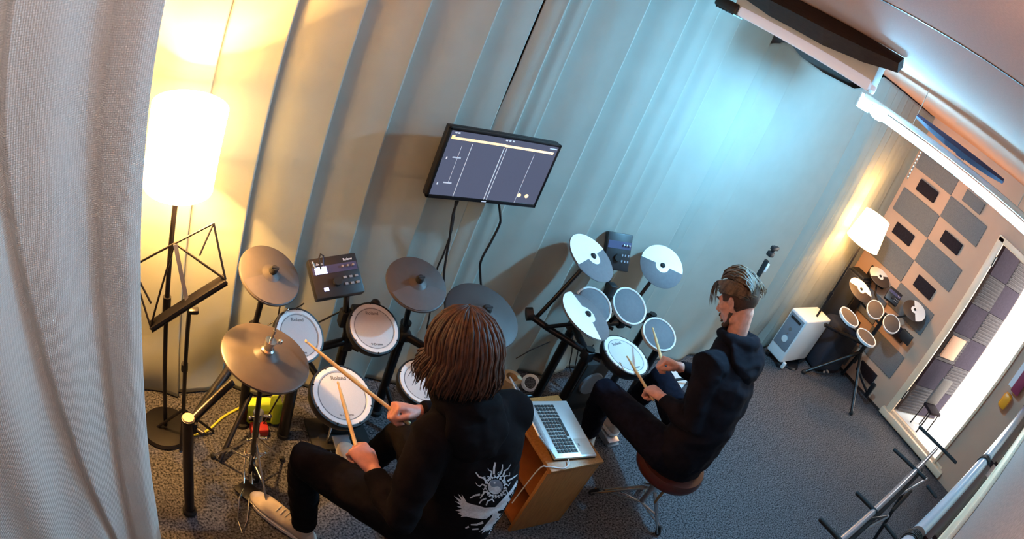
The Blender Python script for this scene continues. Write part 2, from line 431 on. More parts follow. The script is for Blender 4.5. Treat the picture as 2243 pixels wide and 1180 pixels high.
# ------------------------------------------------------------------ curtains
def pleats(seams, depth, step=0.006):
    def f(x):
        for a, bb, d in zip(seams, seams[1:], depth):
            if a <= x <= bb:
                t = (x - a) / (bb - a); L = bb - a; e = min(0.45, step / L)
                ramp = t if t < 1 - e else (1 - e) * (1 - (t - (1 - e)) / e)
                return -d * (ramp - 0.5) + 0.0015 * math.sin(t * math.pi * 3)
        return 0.0
    return f
def curtain(name, x0, x1, yfun, top, seed, matl, label, nx=0.004, creases=(0.96, 1.27), e0=None, e1=None):
    cols = int((x1 - x0) / nx); rows = 96
    mb = MB()
    def P(s, u):
        x = x0 + (x1 - x0) * s; zt = top(x)
        z = 0.012 + (zt - 0.012) * u
        if e0: x += e0(z) * max(0, 1 - s * (x1 - x0) / .10)
        if e1: x += e1(z) * max(0, 1 - (1 - s) * (x1 - x0) / .10)
        y = yfun(x, z)
        y += 0.006 * noise.noise(V((x * 2.0, z * 0.5, seed)))
        low = max(0, 1 - z / 0.5)
        y += 0.05 * low * noise.noise(V((x * 5, z * 3, seed + 5)))
        for c in creases:
            dz = z - (c + 0.012 * noise.noise(V((x * 1.7, c * 9, 2.2))))
            y -= 0.0045 * math.exp(-(dz / 0.010) ** 2) * (0.4 + 0.6 * max(0, noise.noise(V((x * 3.0, c, 8))) + .4))
        return V((x, y, z))
    mb.grid(P, cols, rows)
    o = obj(name, mb, matl, None, recalc=False, sharp=180)
    sd = o.modifiers.new('thick', 'SOLIDIFY'); sd.thickness = 0.003; sd.offset = 1
    return tag(o, label, 'curtain', 'curtains along the back wall')
def y_left(x): return 2.235 if x < 0.6 else (2.235 + (x - 0.6) * 0.05 if x < 1.5 else 2.28)
fA = pleats([-0.70, -0.35, 0.02, 0.27, 0.511, 0.767, 1.012, 1.30, 1.52], [0.03, 0.03, 0.04, 0.035, 0.045, 0.045, 0.040, 0.020])
curtain('curtain', -0.70, 1.484, lambda x, z: y_left(x) + fA(x), lambda x: 2.5, 1.0, M['curtain'], 'grey green back curtain behind the brown cymbal kit and warm lamp', e1=lambda z: .03 * max(0, 1 - max(0, z - 1.1) / .35))
fB = pleats([1.47, 1.60, 1.715, 2.005, 2.265, 2.45, 2.625, 2.93], [0.030, 0.014, 0.030, 0.030, 0.022, 0.018, 0.016])
curtain('curtain', 1.486, 2.931, lambda x, z: 2.268 + fB(x), lambda x: 2.5, 9.0, M['curtain'], 'grey green middle curtain, between the television and the mic stand', e0=lambda z: .0105 * min(1, max(0, (z - 1.5) / .25)) - .012 * max(0, 1 - max(0, z - 1.2) / .35))
def topC(x):
    pts = [(2.90, 2.31), (2.98, 2.36), (3.12, 2.41), (3.28, 2.372), (3.6, 2.355), (4.04, 2.375), (4.25, 2.45), (4.4, 2.585), (5.95, 2.59)]
    for (a, za), (c, zb) in zip(pts, pts[1:]):
        if a <= x <= c: return za + (zb - za) * (x - a) / (c - a)
    return 2.5
fC = pleats([2.90, 3.05, 3.30, 4.32, 4.52, 4.69, 4.84, 5.0, 5.2, 5.45, 5.7, 5.95], [0.022, 0.010, 0.030, 0.05, 0.04, 0.05, 0.04, 0.03, 0.02, 0.02, 0.02])
curtain('curtain', 2.938, 5.93, lambda x, z: 2.285 + fC(x) + (0.10 * min(1, max(0, (x - 4.6) / 1.2))), topC, 17.0, M['curtain'], 'smooth blue lit back curtain behind the seated side-on drummer')
# near curtain hanging beside the camera at the left edge
def near():
    # drawn as a run of soft folds from beside the camera lens out to the left wall
    Q2 = lambda z: 0.10 + 0.165 * min(1.0, max(0, (z - 0.6) / 1.4)) ** 0.75
    mb = MB(); A, B = V((0.0, 0.95, 0)), V((-0.75, 0.42, 0)); d = (B - A); L = d.length; d.normalize(); n_ = V((-d.y, d.x, 0)); n_ = n_ if n_.y < 0 else -n_
    def P(s, u):
        z = 0.012 + (2.56 - .012) * u
        q = s * L
        edge = 0.055 - 0.048 * min(1, max(0, (z - 0.9) / 1.4)) + 0.004 * math.sin(z * 5)
        f = 0.007 * math.sin(q * 40 + 0.6 * math.sin(z * 1.3)) + 0.010 * math.sin(q * 17 + 1.2 + 0.5 * z)
        f *= min(1, q / 0.05 + 0.3)
        def seam(qs, h, wd): return -h * math.exp(-abs(q - qs) / wd) * (1 if q > qs else 0.25)
        f += seam(0.0805 - .004 * (z - 1.5), 0.012, 0.05)
        f += seam(Q2(z), 0.022, 0.10)
        f += 0.012 * noise.noise(V((q * 3, z * .8, 4)))
        return A + d * (q - edge * (1 - s)) + n_ * f + V((0, 0, z))
    mb.grid(P, 260, 90)
    o = obj('curtain', mb, M['curtain_near'], None, recalc=False, sharp=180)
    sd = o.modifiers.new('thick', 'SOLIDIFY'); sd.thickness = 0.003
    tag(o, 'pale curtain close to the camera along the left edge', 'curtain')
near()

# ------------------------------------------------------------------ felt panels on the right wall
cy_ = [2.335, 1.850, 1.362]; rz_ = [2.255, 2.065, 1.838, 1.590, 1.338, 1.088, 0.835, 0.575, 0.315, 0.06]
rn = ['at the ceiling', 'second row down', 'third row down', 'fourth row down', 'fifth row down', 'sixth row down', 'seventh row down', 'eighth row down', 'lowest row']
for i in range(2):
    for k in range(9):
        y0, y1, z1, z0 = cy_[i + 1], cy_[i], rz_[k], rz_[k + 1]
        yc, zc = (y0 + y1) / 2, (z0 + z1) / 2
        col = ['curtain side column', 'door side column'][i]
        b = MB()
        if (i + k) % 2 == 0:
            b.box((XR - 0.006, yc, zc), (0.012, y1 - y0 - 0.004, z1 - z0 - 0.004), bev=0.002, seg=1)
            tag(obj('felt_panel', b, M['panel_grey']), 'grey felt wall panel, %s, %s' % (col, rn[k]), 'acoustic panel', 'grey felt panels on the right wall')
        else:
            b.box((XR - 0.014, yc, zc), (0.028, 0.235, 0.118), bev=0.004, seg=1)
            tag(obj('foam_block', b, M['panel_dark'] if not (i == 1 and k == 0) else M['panel_grey']), '%s foam block on bare wall, %s, %s' % ('dark' if not (i == 1 and k == 0) else 'small grey', col, rn[k]), 'acoustic panel', 'small foam blocks between the felt panels')
ls = thing('led_strip', 'short strip of glowing dots up the corner beside the felt panels', 'light strip', (5.925, 2.345, 1.95))
b = MB(); b.box((5.928, 2.347, 2.10), (0.006, 0.012, 0.36)); obj('tape', b, M['steel'], ls)
for i in range(9):
    b = MB(); b.ball((5.923, 2.346, 1.945 + i * 0.039), 0.0065, n=10); obj('led', b, M['led'], ls)

# ------------------------------------------------------------------ fluorescent lights and dark covers under the ceiling
FX = 2.30
LX, LZ = 3.00, 2.335
fl = thing('ceiling_light', 'lit fluorescent tube light running along the ceiling', 'light', (LX, 1.0, ZC))
b = MB(); b.cyl((LX, 0.36, LZ), (LX, 1.52, LZ), 0.021, n=16); obj('tube', b, M['tube_lit'], fl)
b = MB(); b.ball((LX, 1.50, LZ + .004), (0.042, 0.055, 0.036)); obj('lamp_head', b, M['end_lit'], fl)
b = MB(); b.box((LX + .01, 0.97, LZ + .045), (0.10, 1.26, 0.030), bev=0.008)
b.box((LX, 1.600, LZ + .010), (0.15, 0.012, 0.080), bev=0.004)  # end plate added to keep lamp light off the curtain top
for y in (.6, 1.3): b.tube([(LX + .01, y, LZ + .05), (LX + .01, y, ZC)], .0025, 8)
obj('housing', b, M['white_paint'], fl)
b = MB(); b.box((LX, .34, LZ + .01), (0.05, 0.03, 0.07), bev=0.006); obj('end_cap', b, M['white'], fl)
f2 = thing('ceiling_light', 'unlit white batten light with a black ribbed end cap under the ceiling', 'light', (FX, 1.6, ZC))
b = MB(); b.box((FX + .02, 1.62, 2.425), (0.08, 0.78, 0.05), bev=0.014); obj('diffuser', b, emis('diffuser_painted_glow', (.80, .74, .90), 0.20), f2)  # unlit diffuser; weak emission stands in for light bounced onto it
b = MB(); b.box((FX + .02, 1.64, 2.50), (0.06, 0.82, 0.20), bev=0.006); obj('housing', b, M['white_paint'], f2)
b = MB(); b.box((FX + .02, 2.09, 2.425), (0.085, 0.15, 0.055), bev=0.012)
for q in range(6): b.box((FX + .02, 2.035 + q * 0.022, 2.398), (0.07, 0.010, 0.012))
obj('end_cap', b, M['black'], f2)
def cover(y0, y1, x, z0, z1, dx, matl, label):
    mb = MB(); rings = []
    for s in (0, .04, .15, .35, .65, .85, .96, 1):
        k = min(1, 0.35 + 0.65 * math.sin(math.pi * min(max(s, 0.02), .98)) ** 0.55)
        y = y0 + (y1 - y0) * s; zc, h = z1 - (z1 - z0) * k / 2, (z1 - z0) * k / 2
        rings.append((V((x, y, zc)), V((dx * k, 0, 0)), V((0, 0, h))))
    mb.loft(rings, 4, False)
    return tag(obj('light_cover', mb, matl, None, sharp=20), label, 'cover')
cover(1.12, 2.16, FX - 0.06, 2.462, 2.598, 0.05, M['brown_beam'], 'long dark brown cover under the ceiling beside the white batten light')
cover(0.70, 1.25, LX - 0.10, 2.405, 2.455, 0.03, M['violet'], 'slim dark violet cover just above the lit fluorescent tube')
h = MB(); h.box((LX - 0.05, 0.97, 2.412), (0.07, 0.03, 0.02)); obj('bracket', h, M['violet'], bpy.data.objects['light_cover.001'])

fill_light = thing('ceiling_light', 'added fill tube light on the ceiling above the camera, out of view', 'light', (0.35, 0.02, ZC))  # unseen fill lamp, added to brighten the near curtain and foreground
b = MB(); b.cyl((-0.25, -0.02, 2.545), (0.85, -0.02, 2.545), 0.016, n=14); obj('tube', b, M['fill_tube'], fill_light)
b = MB(); b.box((0.30, -0.02, 2.582), (1.2, 0.06, 0.036), bev=0.006); obj('housing', b, M['white_paint'], fill_light)
# wall light on the front wall (bottom right of the picture)
ZW = 1.285
for (xa, xb, lab) in ((2.24, 3.36, 'glossy unlit tube light along the front wall between two ribbed caps'), (3.46, 5.2, 'far unlit tube light on the front wall, nearest the doorway'), (1.0, 2.14, 'near unlit tube light on the front wall at the bottom edge')):
    wl = thing('wall_light', lab, 'light', ((xa + xb) / 2, YF, ZW), 'tube lights on the front wall')
    b = MB(); b.cyl((xa, -0.005, ZW), (xb, -0.005, ZW), 0.036, n=20); obj('cover', b, M['tube_cover'], wl)
    b = MB(); b.box(((xa + xb) / 2, -0.045, ZW), (xb - xa, 0.03, 0.05)); b.box(((xa + xb) / 2, -0.08, ZW), (xb - xa - .2, 0.05, 0.02)); obj('back_rail', b, M['tube_dark'], wl)
    b = MB()
    b.cyl((xb - .005, -0.005, ZW), (xb + 0.06, -0.005, ZW), 0.039, n=16)
    for q in range(5): b.cyl((xb + 0.004 + q * .011, -0.005, ZW), (xb + 0.009 + q * .011, -0.005, ZW), 0.043, n=16)
    obj('end_cap', b, M['black'], wl)
b = MB(); b.box((5.86, 0.225, 1.03), (0.10, 0.10, 0.15), bev=0.03)
tag(obj('wall_box', b, M['orange']), 'orange plastic box on the right wall beside the doorway', 'box')
b = MB(); b.box((5.876, 0.20, 1.32), (0.10, 0.10, 0.36), bev=0.01)
tag(obj('storage_box', b, M['magenta']), 'dark magenta box mounted above the orange one', 'box')
b = MB(); b.box((5.934, 0.255, 1.34), (0.010, 0.10, 0.40)); tag(obj('backing_board', b, M['white']), 'white backing board behind the orange and magenta boxes', 'board')

# ================================================================== lamps, television, furniture
def floor_lamp(x, y, z0, z1, r0, r1, label, watts, name='floor_lamp'):
    t = thing(name, label, 'floor lamp', (x, y, 0))
    b = MB(); b.lathe([(0, 0), (0.125, 0), (0.13, 0.008), (0.12, 0.022), (0.02, 0.03), (0, 0.03)], (x, y, 0)); obj('base', b, M['black_metal'], t)
    b = MB(); b.tube([(x, y, 0.02), (x, y, z0 + 0.05)], 0.0105); b.tube([(x, y, 0.70), (x, y, 0.78)], 0.018); obj('pole', b, M['black_metal'], t)
    b = MB(); n = 48
    def P(s, u): a = 2 * math.pi * s; r = r0 + (r1 - r0) * u; return V((x + r * math.cos(a), y + r * math.sin(a), z0 + (z1 - z0) * u))
    b.grid(P, n + 1, 8)
    s = obj('lamp_shade', b, M['shade'], t, recalc=False)
    b = MB()
    for k in range(3):
        a = k * 2.094; b.tube([(x, y, z0 + .06), (x + r0 * math.cos(a), y + r0 * math.sin(a), z0 + .02)], 0.002, 6)
    b.tube([(x, y, z0 + .03), (x, y, z0 + .09)], 0.016); obj('socket', b, M['black_metal'], t)
    b = MB(); b.ball((x, y, z0 + 0.15), 0.026); obj('bulb', b, emis('warm_bulb', WARM, 14.0), t)
    ld = bpy.data.lights.new('bulb_light', 'POINT'); ld.energy = watts; ld.color = WARM; ld.shadow_soft_size = 0.035
    lo = bpy.data.objects.new('bulb_light', ld); COL.objects.link(lo); lo.location = (x, y, z0 + 0.15); lo.parent = t; lo.matrix_parent_inverse = world(t).inverted()
    return t
floor_lamp(0.178, 2.0, 1.262, 1.560, 0.134, 0.139, 'tall floor lamp with a glowing white drum shade behind the music stand', BULB_WATTS)
floor_lamp(5.12, 2.10, 1.29, 1.565, 0.165, 0.125, 'floor lamp with a glowing tapered shade in the far corner', BULB_WATTS * 0.13)

# television
tv = thing('television', 'black flat television showing a dark timeline, hung in front of the curtain', 'television', (1.50, 2.2, 1.2))
TY = 2.135
c = [aty(988.8, 274, TY), aty(1230, 320, TY), aty(1167, 454.5, TY), aty(929.5, 428, TY)]     # tl tr br bl
cen = sum(c, V()) / 4; X = ((c[1] + c[2]) - (c[0] + c[3])) / 2; WD = X.length; X.normalize(); Y = V((0, 0, 1)); HT = ((c[0] + c[1]) - (c[2] + c[3])).z / 2; N = V((X.y, -X.x, 0))
X = V((1, 0, 0)); N = V((0, -1, 0))
TM = Matrix((X, -N, Y)).transposed()
tl = lambda u, v, d=0: cen + X * (u * WD / 2) + Y * (v * HT / 2) + N * d
b = MB(); b.box(cen + V((0, .022, 0)), (WD, 0.03, HT), TM, bev=0.006); b.box(cen + V((0, .05, -.02)), (WD * .6, 0.035, HT * .6), TM, bev=0.01); obj('casing', b, M['black'], tv)
b = MB()
e = 0.011
for (s0, s1, wid) in (((-1, 1), (1, 1), e), ((-1, -1), (1, -1), e * 1.5)): b.box((tl(*s0) + tl(*s1)) / 2 + V((0, 0, -s0[1] * wid / 2)) + N * .002, (WD, 0.016, wid), TM, bev=.002)
for s0 in (-1, 1): b.box(tl(s0, 0) - X * (s0 * e / 2) + N * .002, (e, 0.016, HT), TM, bev=.002)
bz = obj('bezel', b, M['black_metal'], tv)
b = MB(); b.box(tl(0, -0.955, .011), (0.022, 0.002, 0.004), TM); obj('badge', b, M['scr_dim'], bz)
b = MB(); b.box(cen + N * 0.000 + V((0, 0, .002)), (WD - 2 * e, 0.014, HT - 2.4 * e), TM); scr = obj('screen', b, M['screen'], tv)
def sq(b, u0, v0, u1, v1):
    b.box(tl((u0 + u1) / 2, (v0 + v1) / 2, .0078), (abs(u1 - u0) * WD / 2, 0.0012, abs(v1 - v0) * HT / 2), TM)
def mark(name, m, *r):
    b = MB(); sq(b, *r); obj(name, b, M[m], scr)
mark('timeline_bar', 'scr_y', -0.93, 0.700, -0.005, 0.765); mark('timeline_bar', 'scr_y', 0.0, 0.690, 0.90, 0.755); mark('timeline_bar', 'scr_y', -.93, .735, -.88, .80)
for u in (0.60, 0.745):
    b = MB(); b.cyl(tl(u, -0.66, .007), tl(u, -0.66, .0086), 0.0095, n=16); obj('round_button', b, M['scr_y'], scr)
for r_ in ((-0.015, -0.93, -0.003, 0.66), (0.035, -0.93, 0.043, 0.66), (-.56, -.90, -.552, .64)): mark('track_line', 'scr_w', *r_)
for u in (-.90, -.85, -.03, .03, .09): mark('icon', 'scr_w', u, 0.86, u + .035, 0.90)
for v in (0.17, -0.57): mark('icon', 'scr_w', -0.90, v - .03, -0.88, v + .03)
mark('track_line', 'scr_dim', 0.56, -0.9, 0.566, .6); mark('track_line', 'scr_dim', -0.72, -.5, -.715, .55); mark('icon', 'scr_dim', .80, .84, .94, .87)
for v in (0.19, -0.54): mark('caption', 'scr_dim', -0.80, v, -0.66, v + .035)
b = MB(); b.box((cen.x, 2.195, cen.z), (0.10, 0.05, 0.10)); b.box((cen.x, 2.215, cen.z), (0.26, 0.012, 0.20)); obj('wall_mount', b, M['black_metal'], tv)
def cable(pts, r, label, cat='cable', matl='cable', group=None, name='cable', n=8):
    pts = [V(p) for p in pts]; q = []
    for i in range(len(pts) - 1):
        p0, p1, p2, p3 = pts[max(i - 1, 0)], pts[i], pts[i + 1], pts[min(i + 2, len(pts) - 1)]
        for k in range(6):
            s = k / 6
            q.append(0.5 * ((2 * p1) + (p2 - p0) * s + (2 * p0 - 5 * p1 + 4 * p2 - p3) * s * s + (3 * p1 - p0 - 3 * p2 + p3) * s ** 3))
    q.append(pts[-1])
    b = MB(); b.tube(q, r, n)
    return tag(obj(name, b, M[matl]), label, cat, group)
cable([aty(1003, 440, 2.17), aty(992, 470, 2.17), aty(985, 520, 2.18), aty(978, 560, 2.18), aty(972, 610, 2.18), aty(975, 700, 2.19), aty(960, 780, 2.19)], 0.0055, 'black television cable hanging straight down behind the crash cymbal')
cable([aty(998, 440, 2.19), aty(990, 500, 2.19), aty(972, 555, 2.195), aty(957, 590, 2.2), aty(950, 640, 2.2), aty(935, 720, 2.19)], 0.0045, 'thin black television cable crossing behind the straight one')
cable([aty(1093, 448, 2.17), aty(1096, 475, 2.17), aty(1094, 492, 2.18), aty(1075, 530, 2.18), aty(1054, 570, 2.18), aty(1052, 600, 2.18), aty(1060, 680, 2.18), aty(1080, 760, 2.18)], 0.0058, 'black television cable hanging in a curve behind the ride cymbal')

# wooden cabinet and laptop
cb = thing('cabinet', 'small cherry wood cabinet under the laptop, between the two drummers', 'cabinet', (1.825, 1.43, 0))
CX0, CX1, CY0, CY1, CZ = 1.672, 1.972, 1.232, 1.655, 0.462
tk = 0.018
b = MB(); b.box(((CX0 + CX1) / 2, CY0 + tk / 2, CZ / 2), (CX1 - CX0, tk, CZ), bev=0.002); obj('side_panel', b, M['wood'], cb)
b = MB(); b.box(((CX0 + CX1) / 2, CY1 - tk / 2, CZ / 2), (CX1 - CX0, tk, CZ), bev=0.002); obj('side_panel', b, M['wood'], cb)
b = MB(); b.box((CX1 - tk / 2, (CY0 + CY1) / 2, CZ / 2), (tk, CY1 - CY0, CZ), bev=0.002); obj('back_panel', b, M['wood'], cb)
b = MB(); b.box(((CX0 + CX1) / 2 + .008, (CY0 + CY1) / 2, CZ + 0.008), (CX1 - CX0 + .0, CY1 - CY0 + 0.012, 0.02), bev=0.004); obj('top', b, M['wood'], cb)
b = MB(); b.box(((CX0 + CX1) / 2, (CY0 + CY1) / 2, 0.045), (CX1 - CX0 - .02, CY1 - CY0 - 2 * tk, 0.018)); obj('shelf', b, M['wood_in'], cb)
b = MB(); b.box(((CX0 + CX1) / 2, (CY0 + CY1) / 2, 0.26), (CX1 - CX0 - .04, CY1 - CY0 - 2 * tk, 0.018)); obj('shelf', b, M['wood_in'], cb)
lz = CZ + 0.0185
lp = thing('laptop', 'silver laptop open on the cherry wood cabinet', 'laptop', (1.84, 1.44, lz))
lc = [atz(1157, 880, lz + .02), atz(1236, 875, lz + .02), atz(1308, 992, lz + .02), atz(1215, 1009, lz + .02)]
ly = ((lc[0] + lc[1]) - (lc[2] + lc[3])) / 2; Ll = ly.length; ly.normalize(); lx = V((ly.y, -ly.x, 0)); Lw = 0.225; lcen = sum(lc, V()) / 4; lcen.z = 0
LM = Matrix((lx, ly, V((0, 0, 1)))).transposed(); LP = lambda u, v, z: lcen + lx * u + ly * v + V((0, 0, lz + z))
b = MB(); b.box(LP(0, 0, 0.004), (Lw, Ll, 0.008), LM, bev=0.003); obj('underside', b, M['black'], lp)
b = MB(); b.box(LP(0, 0, 0.014), (Lw, Ll, 0.012), LM, bev=0.003); pb = obj('body', b, M['alu'], lp)
b = MB(); b.box(LP(-0.03, 0, 0.0204), (0.108, Ll - 0.05, 0.001), LM); obj('keyboard_well', b, M['alu_dark'], pb)
b = MB()
for r in range(6):
    n = 14; off = 0
    for k in range(n):
        if r == 5 and 4 <= k <= 8:
            if k == 6: b.box(LP(-0.03 + (r - 2.5) * 0.0178, (k - 6.5 + .5) * 0.0205 , 0.0225), (0.014, 0.0205 * 5 - .004, 0.003), LM, bev=0.001, seg=1)
            continue
        b.box(LP(-0.03 + (r - 2.5) * 0.0178, (k - 6.5) * 0.0212, 0.0225), (0.014, 0.0165, 0.003), LM, bev=0.001, seg=1)
obj('keys', b, M['key'], lp)
b = MB(); b.box(LP(0.070, -0.115, 0.0205), (0.072, 0.095, 0.0012), LM); tp = obj('trackpad', b, M['alu_dark'], lp)
b = MB(); b.box(LP(0.045, -0.105, 0.0214), (0.008, 0.016, 0.0008), LM); obj('sticker_mark', b, M['ink'], tp)
ha = math.radians(135)
hd = -lx * math.cos(math.pi - ha) + V((0, 0, math.sin(math.pi - ha)))
hn = ly.cross(hd) * -1
SM = Matrix((hd, ly, hd.cross(ly))).transposed()
hb = LP(-Lw / 2 + .004, 0, 0.021)
b = MB(); b.box(hb + hd * 0.108, (0.216, Ll, 0.007), SM, bev=0.003); lid = obj('lid', b, M['alu'], lp)
b = MB(); b.box(hb + hd * 0.110 + lx * .0044, (0.196, Ll - .02, 0.001), SM); obj('display', b, mat('laptop_display', (0.01, 0.01, 0.012), 0.15, emit=(.02, .022, .03), estr=1), lid)
cable([LP(-.04, -Ll / 2 - .004, .012), LP(-.05, -Ll / 2 - .03, .010), LP(-.075, -Ll / 2 - .045, .005), LP(-.105, -Ll / 2 - .042, .0045), LP(-.155, -Ll / 2 - .03, .0045), LP(-.185, -Ll / 2 - 0.02, -0.03), LP(-.19, -Ll / 2 - 0.0, -0.3)], 0.0028, 'white charging cable trailing off the laptop over the cabinet edge', matl='white')

# tape rolls on the floor behind
b = MB(); b.lathe([(0.035, 0), (0.06, 0), (0.06, 0.13), (0.035, 0.13), (0.035, 0)], (2.115, 2.135, 0)); tag(obj('tape_roll', b, M['tan']), 'tan tape roll standing on the floor beside the curtain', 'tape')
b = MB(); b.lathe([(0.036, -0.012), (0.052, -0.012), (0.052, 0.012), (0.036, 0.012), (0.036, -0.012)], (2.285, 2.15, 0.052), ray(1145, 806) + V((.3, 0, 0)), 32); tag(obj('tape_roll', b, M['white']), 'small white ring of tape standing beside the tan roll', 'tape')

# white appliance by the back curtain
ap = thing('air_heater', 'white boxy appliance with a grey control panel by the back curtain', 'appliance', (5.08, 2.2, 0))
AX0, AX1, AY0, AY1, AZ0, AZ1 = 4.86, 5.33, 2.035, 2.235, 0.06, 0.515
b = MB(); b.box(((AX0 + AX1) / 2, (AY0 + AY1) / 2, (AZ0 + AZ1) / 2), (AX1 - AX0, AY1 - AY0, AZ1 - AZ0), bev=0.018, seg=3); obj('housing', b, M['white'], ap)
b = MB(); b.box((AX0 - 0.001, (AY0 + AY1) / 2, 0.33), (0.012, 0.165, 0.32), bev=0.004); pn = obj('control_panel', b, M['grey_panel'], ap)
b = MB(); b.cyl((AX0 - .006, 2.13, .26), (AX0 - .016, 2.13, .26), 0.030, n=24); obj('dial', b, M['white'], pn)
b = MB(); b.cyl((AX0 - .006, 2.135, .36), (AX0 - .012, 2.135, .36), 0.017, n=20); obj('button', b, M['steel'], pn)
b = MB(); b.cyl((AX0 - .006, 2.135, .31), (AX0 - .010, 2.135, .31), 0.008, n=12); obj('button', b, M['steel'], pn)
b = MB(); b.box((AX0 - .008, 2.135, .455), (0.006, 0.12, 0.022)); obj('air_slot', b, M['black'], pn)
for x in (AX0 + .05, AX1 - .05):
    for y in (AY0 + .02, AY1 - .03):
        b = MB(); b.cyl((x, y - .015, 0.03), (x, y + .015, 0.03), 0.03, n=16); b.box((x, y, .055), (0.04, .05, .02)); obj('wheel', b, M['black'], ap)
b = MB(); b.box((AX0 + .06, AY0 - .015, .045), (0.03, 0.03, 0.06), bev=.004); obj('foot', b, M['white'], ap)

# amplifier bag beside it
bg = thing('amplifier', 'black covered amplifier standing between the white appliance and the corner drum kit', 'amplifier', (5.52, 2.02, 0))
b = MB(); b.box((5.60, 1.99, 0.26), (0.40, 0.28, 0.50), Matrix.Rotation(-0.25, 3, 'Z'), bev=0.05, seg=3); obj('cover', b, mat('navy_cover', (0.012, 0.014, 0.024), 0.8, bump=0.3, bscale=30), bg)
for k in range(3):
    b = MB(); b.ball((5.47 + k * .035, 1.845 - k * .006, 0.05 + .015 * (k % 2)), 0.013); obj('stud', b, M['steel'], bg)
b = MB(); b.box((5.62, 1.99, 0.52), (0.16, 0.03, 0.03), Matrix.Rotation(-0.25, 3, 'Z'), bev=.01); obj('handle', b, M['rubber'], bg)

# tall black speaker column in the corner
sp = thing('speaker_column', 'tall black speaker standing in the corner under the tapered lamp', 'speaker', (5.72, 2.2, 0))
b = MB(); b.box((5.75, 2.20, 0.46), (0.24, 0.22, 0.90), bev=0.012); obj('cabinet', b, M['black'], sp)
b = MB(); b.box((5.75, 2.085, 0.50), (0.20, 0.012, 0.76), bev=.004); obj('grille', b, mat('speaker_cloth', (.02, .018, .02), .9, bump=.3, bscale=400), sp)
b = MB(); b.box((5.75, 2.2, .92), (.18, .18, .03), bev=.008); obj('top_plate', b, M['rubber'], sp)

# mic stand behind the side-on drummer
ms = thing('microphone_stand', 'black microphone stand with a clip, rising behind the side-on drummer', 'microphone stand', (3.50, 1.99, 0))
mt, mb_ = aty(1688, 556, 2.0), aty(1556, 776, 2.0)
foot = V((mb_.x, 2.0, 0.0))
b = MB(); b.tube([(foot.x, 2.0, 0.02), (mb_.x, 2.0, mb_.z), mt - (mt - mb_) * .12], 0.0105); obj('pole', b, M['black_metal'], ms)
b = MB(); b.tube([mt - (mt - mb_) * .22, mt - (mt - mb_) * .06], 0.017); obj('grip', b, M['rubber'], ms)
b = MB(); b.box(mt - (mt - mb_) * .12 + V((.028, 0, .0)), (0.03, 0.03, 0.06), bev=.004); obj('tag', b, M['white'], ms)
b = MB(); b.box(mt + V((0, 0, .0)), (0.05, 0.04, 0.035), bev=.008); b.box(mt + V((.012, 0, .045)), (0.075, 0.03, 0.03), bev=.008); b.tube([mt + V((0, 0, .0)), mt + V((.01, 0, .06))], 0.014); obj('microphone_clip', b, M['black'], ms)
for a in (0.6, 2.7, 4.8):
    b = MB(); b.tube([(foot.x, 2.0, 0.09), (foot.x + .26 * math.cos(a), 2.0 + .22 * math.sin(a) * .8, 0.012)], 0.010); obj('leg', b, M['black_metal'], ms)

# music stand
st = thing('music_stand', 'black folding music stand in front of the glowing floor lamp', 'music stand', (0.265, 1.95, 0))
SY = 1.84
def mp(x, y, d=0): return aty(x, y, SY + d)
A_, B_, C_, D_, E_ = mp(468, 489, .06), mp(383, 533, .05), mp(330, 716, -.04), mp(494, 612, -.04), mp(290, 583, .06)
b = MB()
for q in ((A_, B_), (B_, E_), (B_, D_), (A_, D_), (B_, C_), (E_, C_), (E_ * .97 + C_ * .03 + V((.0, 0, 0)), mp(331, 664))):
    b.tube([q[0], q[1]], 0.0042, 8)
b.tube([A_, mp(437, 560, 0)], 0.0036, 8)
obj('desk_frame', b, M['black_metal'], st)
b = MB(); b.bar(C_, D_, 0.045, 0.006, (0, -.35, 1)); b.bar(C_ + V((0, -.022, .008)), D_ + V((0, -.022, .008)), 0.005, 0.020, (0, -.3, 1)); obj('ledge', b, M['black_metal'], st)
b = MB(); b.bar(mp(384, 535, .045), mp(410, 660, -.03), 0.016, 0.005, (0, -1, 0.3)); obj('spine', b, M['steel'], st)
px_, py_ = 0.262, 1.945
b = MB(); b.tube([(px_, py_, 0.16), (px_ + .002, py_ - .03, 0.80), mp(408, 672, 0)], 0.0095); b.tube([(px_, py_, 0.44), (px_, py_, 0.48)], 0.016); b.box(mp(424, 680, .0), (0.04, 0.03, 0.02), bev=.006); obj('pole', b, M['black_metal'], st)
for a in (0.35, 2.5, 4.55):
    L = 0.30
    b = MB(); b.tube([(px_, py_, 0.20), (px_ + L * .55 * math.cos(a), py_ + .5 * L * .55 * math.sin(a), 0.012)], 0.007); obj('leg', b, M['black_metal'], st)

# multi guitar rack lying along the front wall
gr = thing('instrument_rack', 'grey and black padded instrument rack near the doorway, bottom right', 'rack', (3.6, 0.3, 0))
zr = 0.80
q = lambda x, y, dz=0: atz(x, y, zr + dz)
R0, R1 = q(1820, 1202), q(2052, 982)
def onr(s): return R0 + (R1 - R0) * s
b = MB(); b.tube([R0, onr(0.80)], 0.020); obj('top_tube', b, M['steel'], gr)
b = MB(); b.tube([onr(.80), R1], 0.013); obj('inner_tube', b, M['steel'], gr)
b = MB(); b.tube([R0 + V((.05, -.02, -.035)), onr(.78) + V((0, -.02, -.035))], 0.022); obj('under_pad', b, M['rubber'], gr)
for (a0, a1) in (((1960, 985), (2025, 1046)), ((2015, 935), (2093, 1012)), ((1878, 1080), (1918, 1120)), ((1798, 1138), (1840, 1182))):
    b = MB(); b.limb([q(*a0, .01), q(*a1, .01)], [0.0125, 0.0125]); obj('padded_arm', b, M['rubber'], gr)
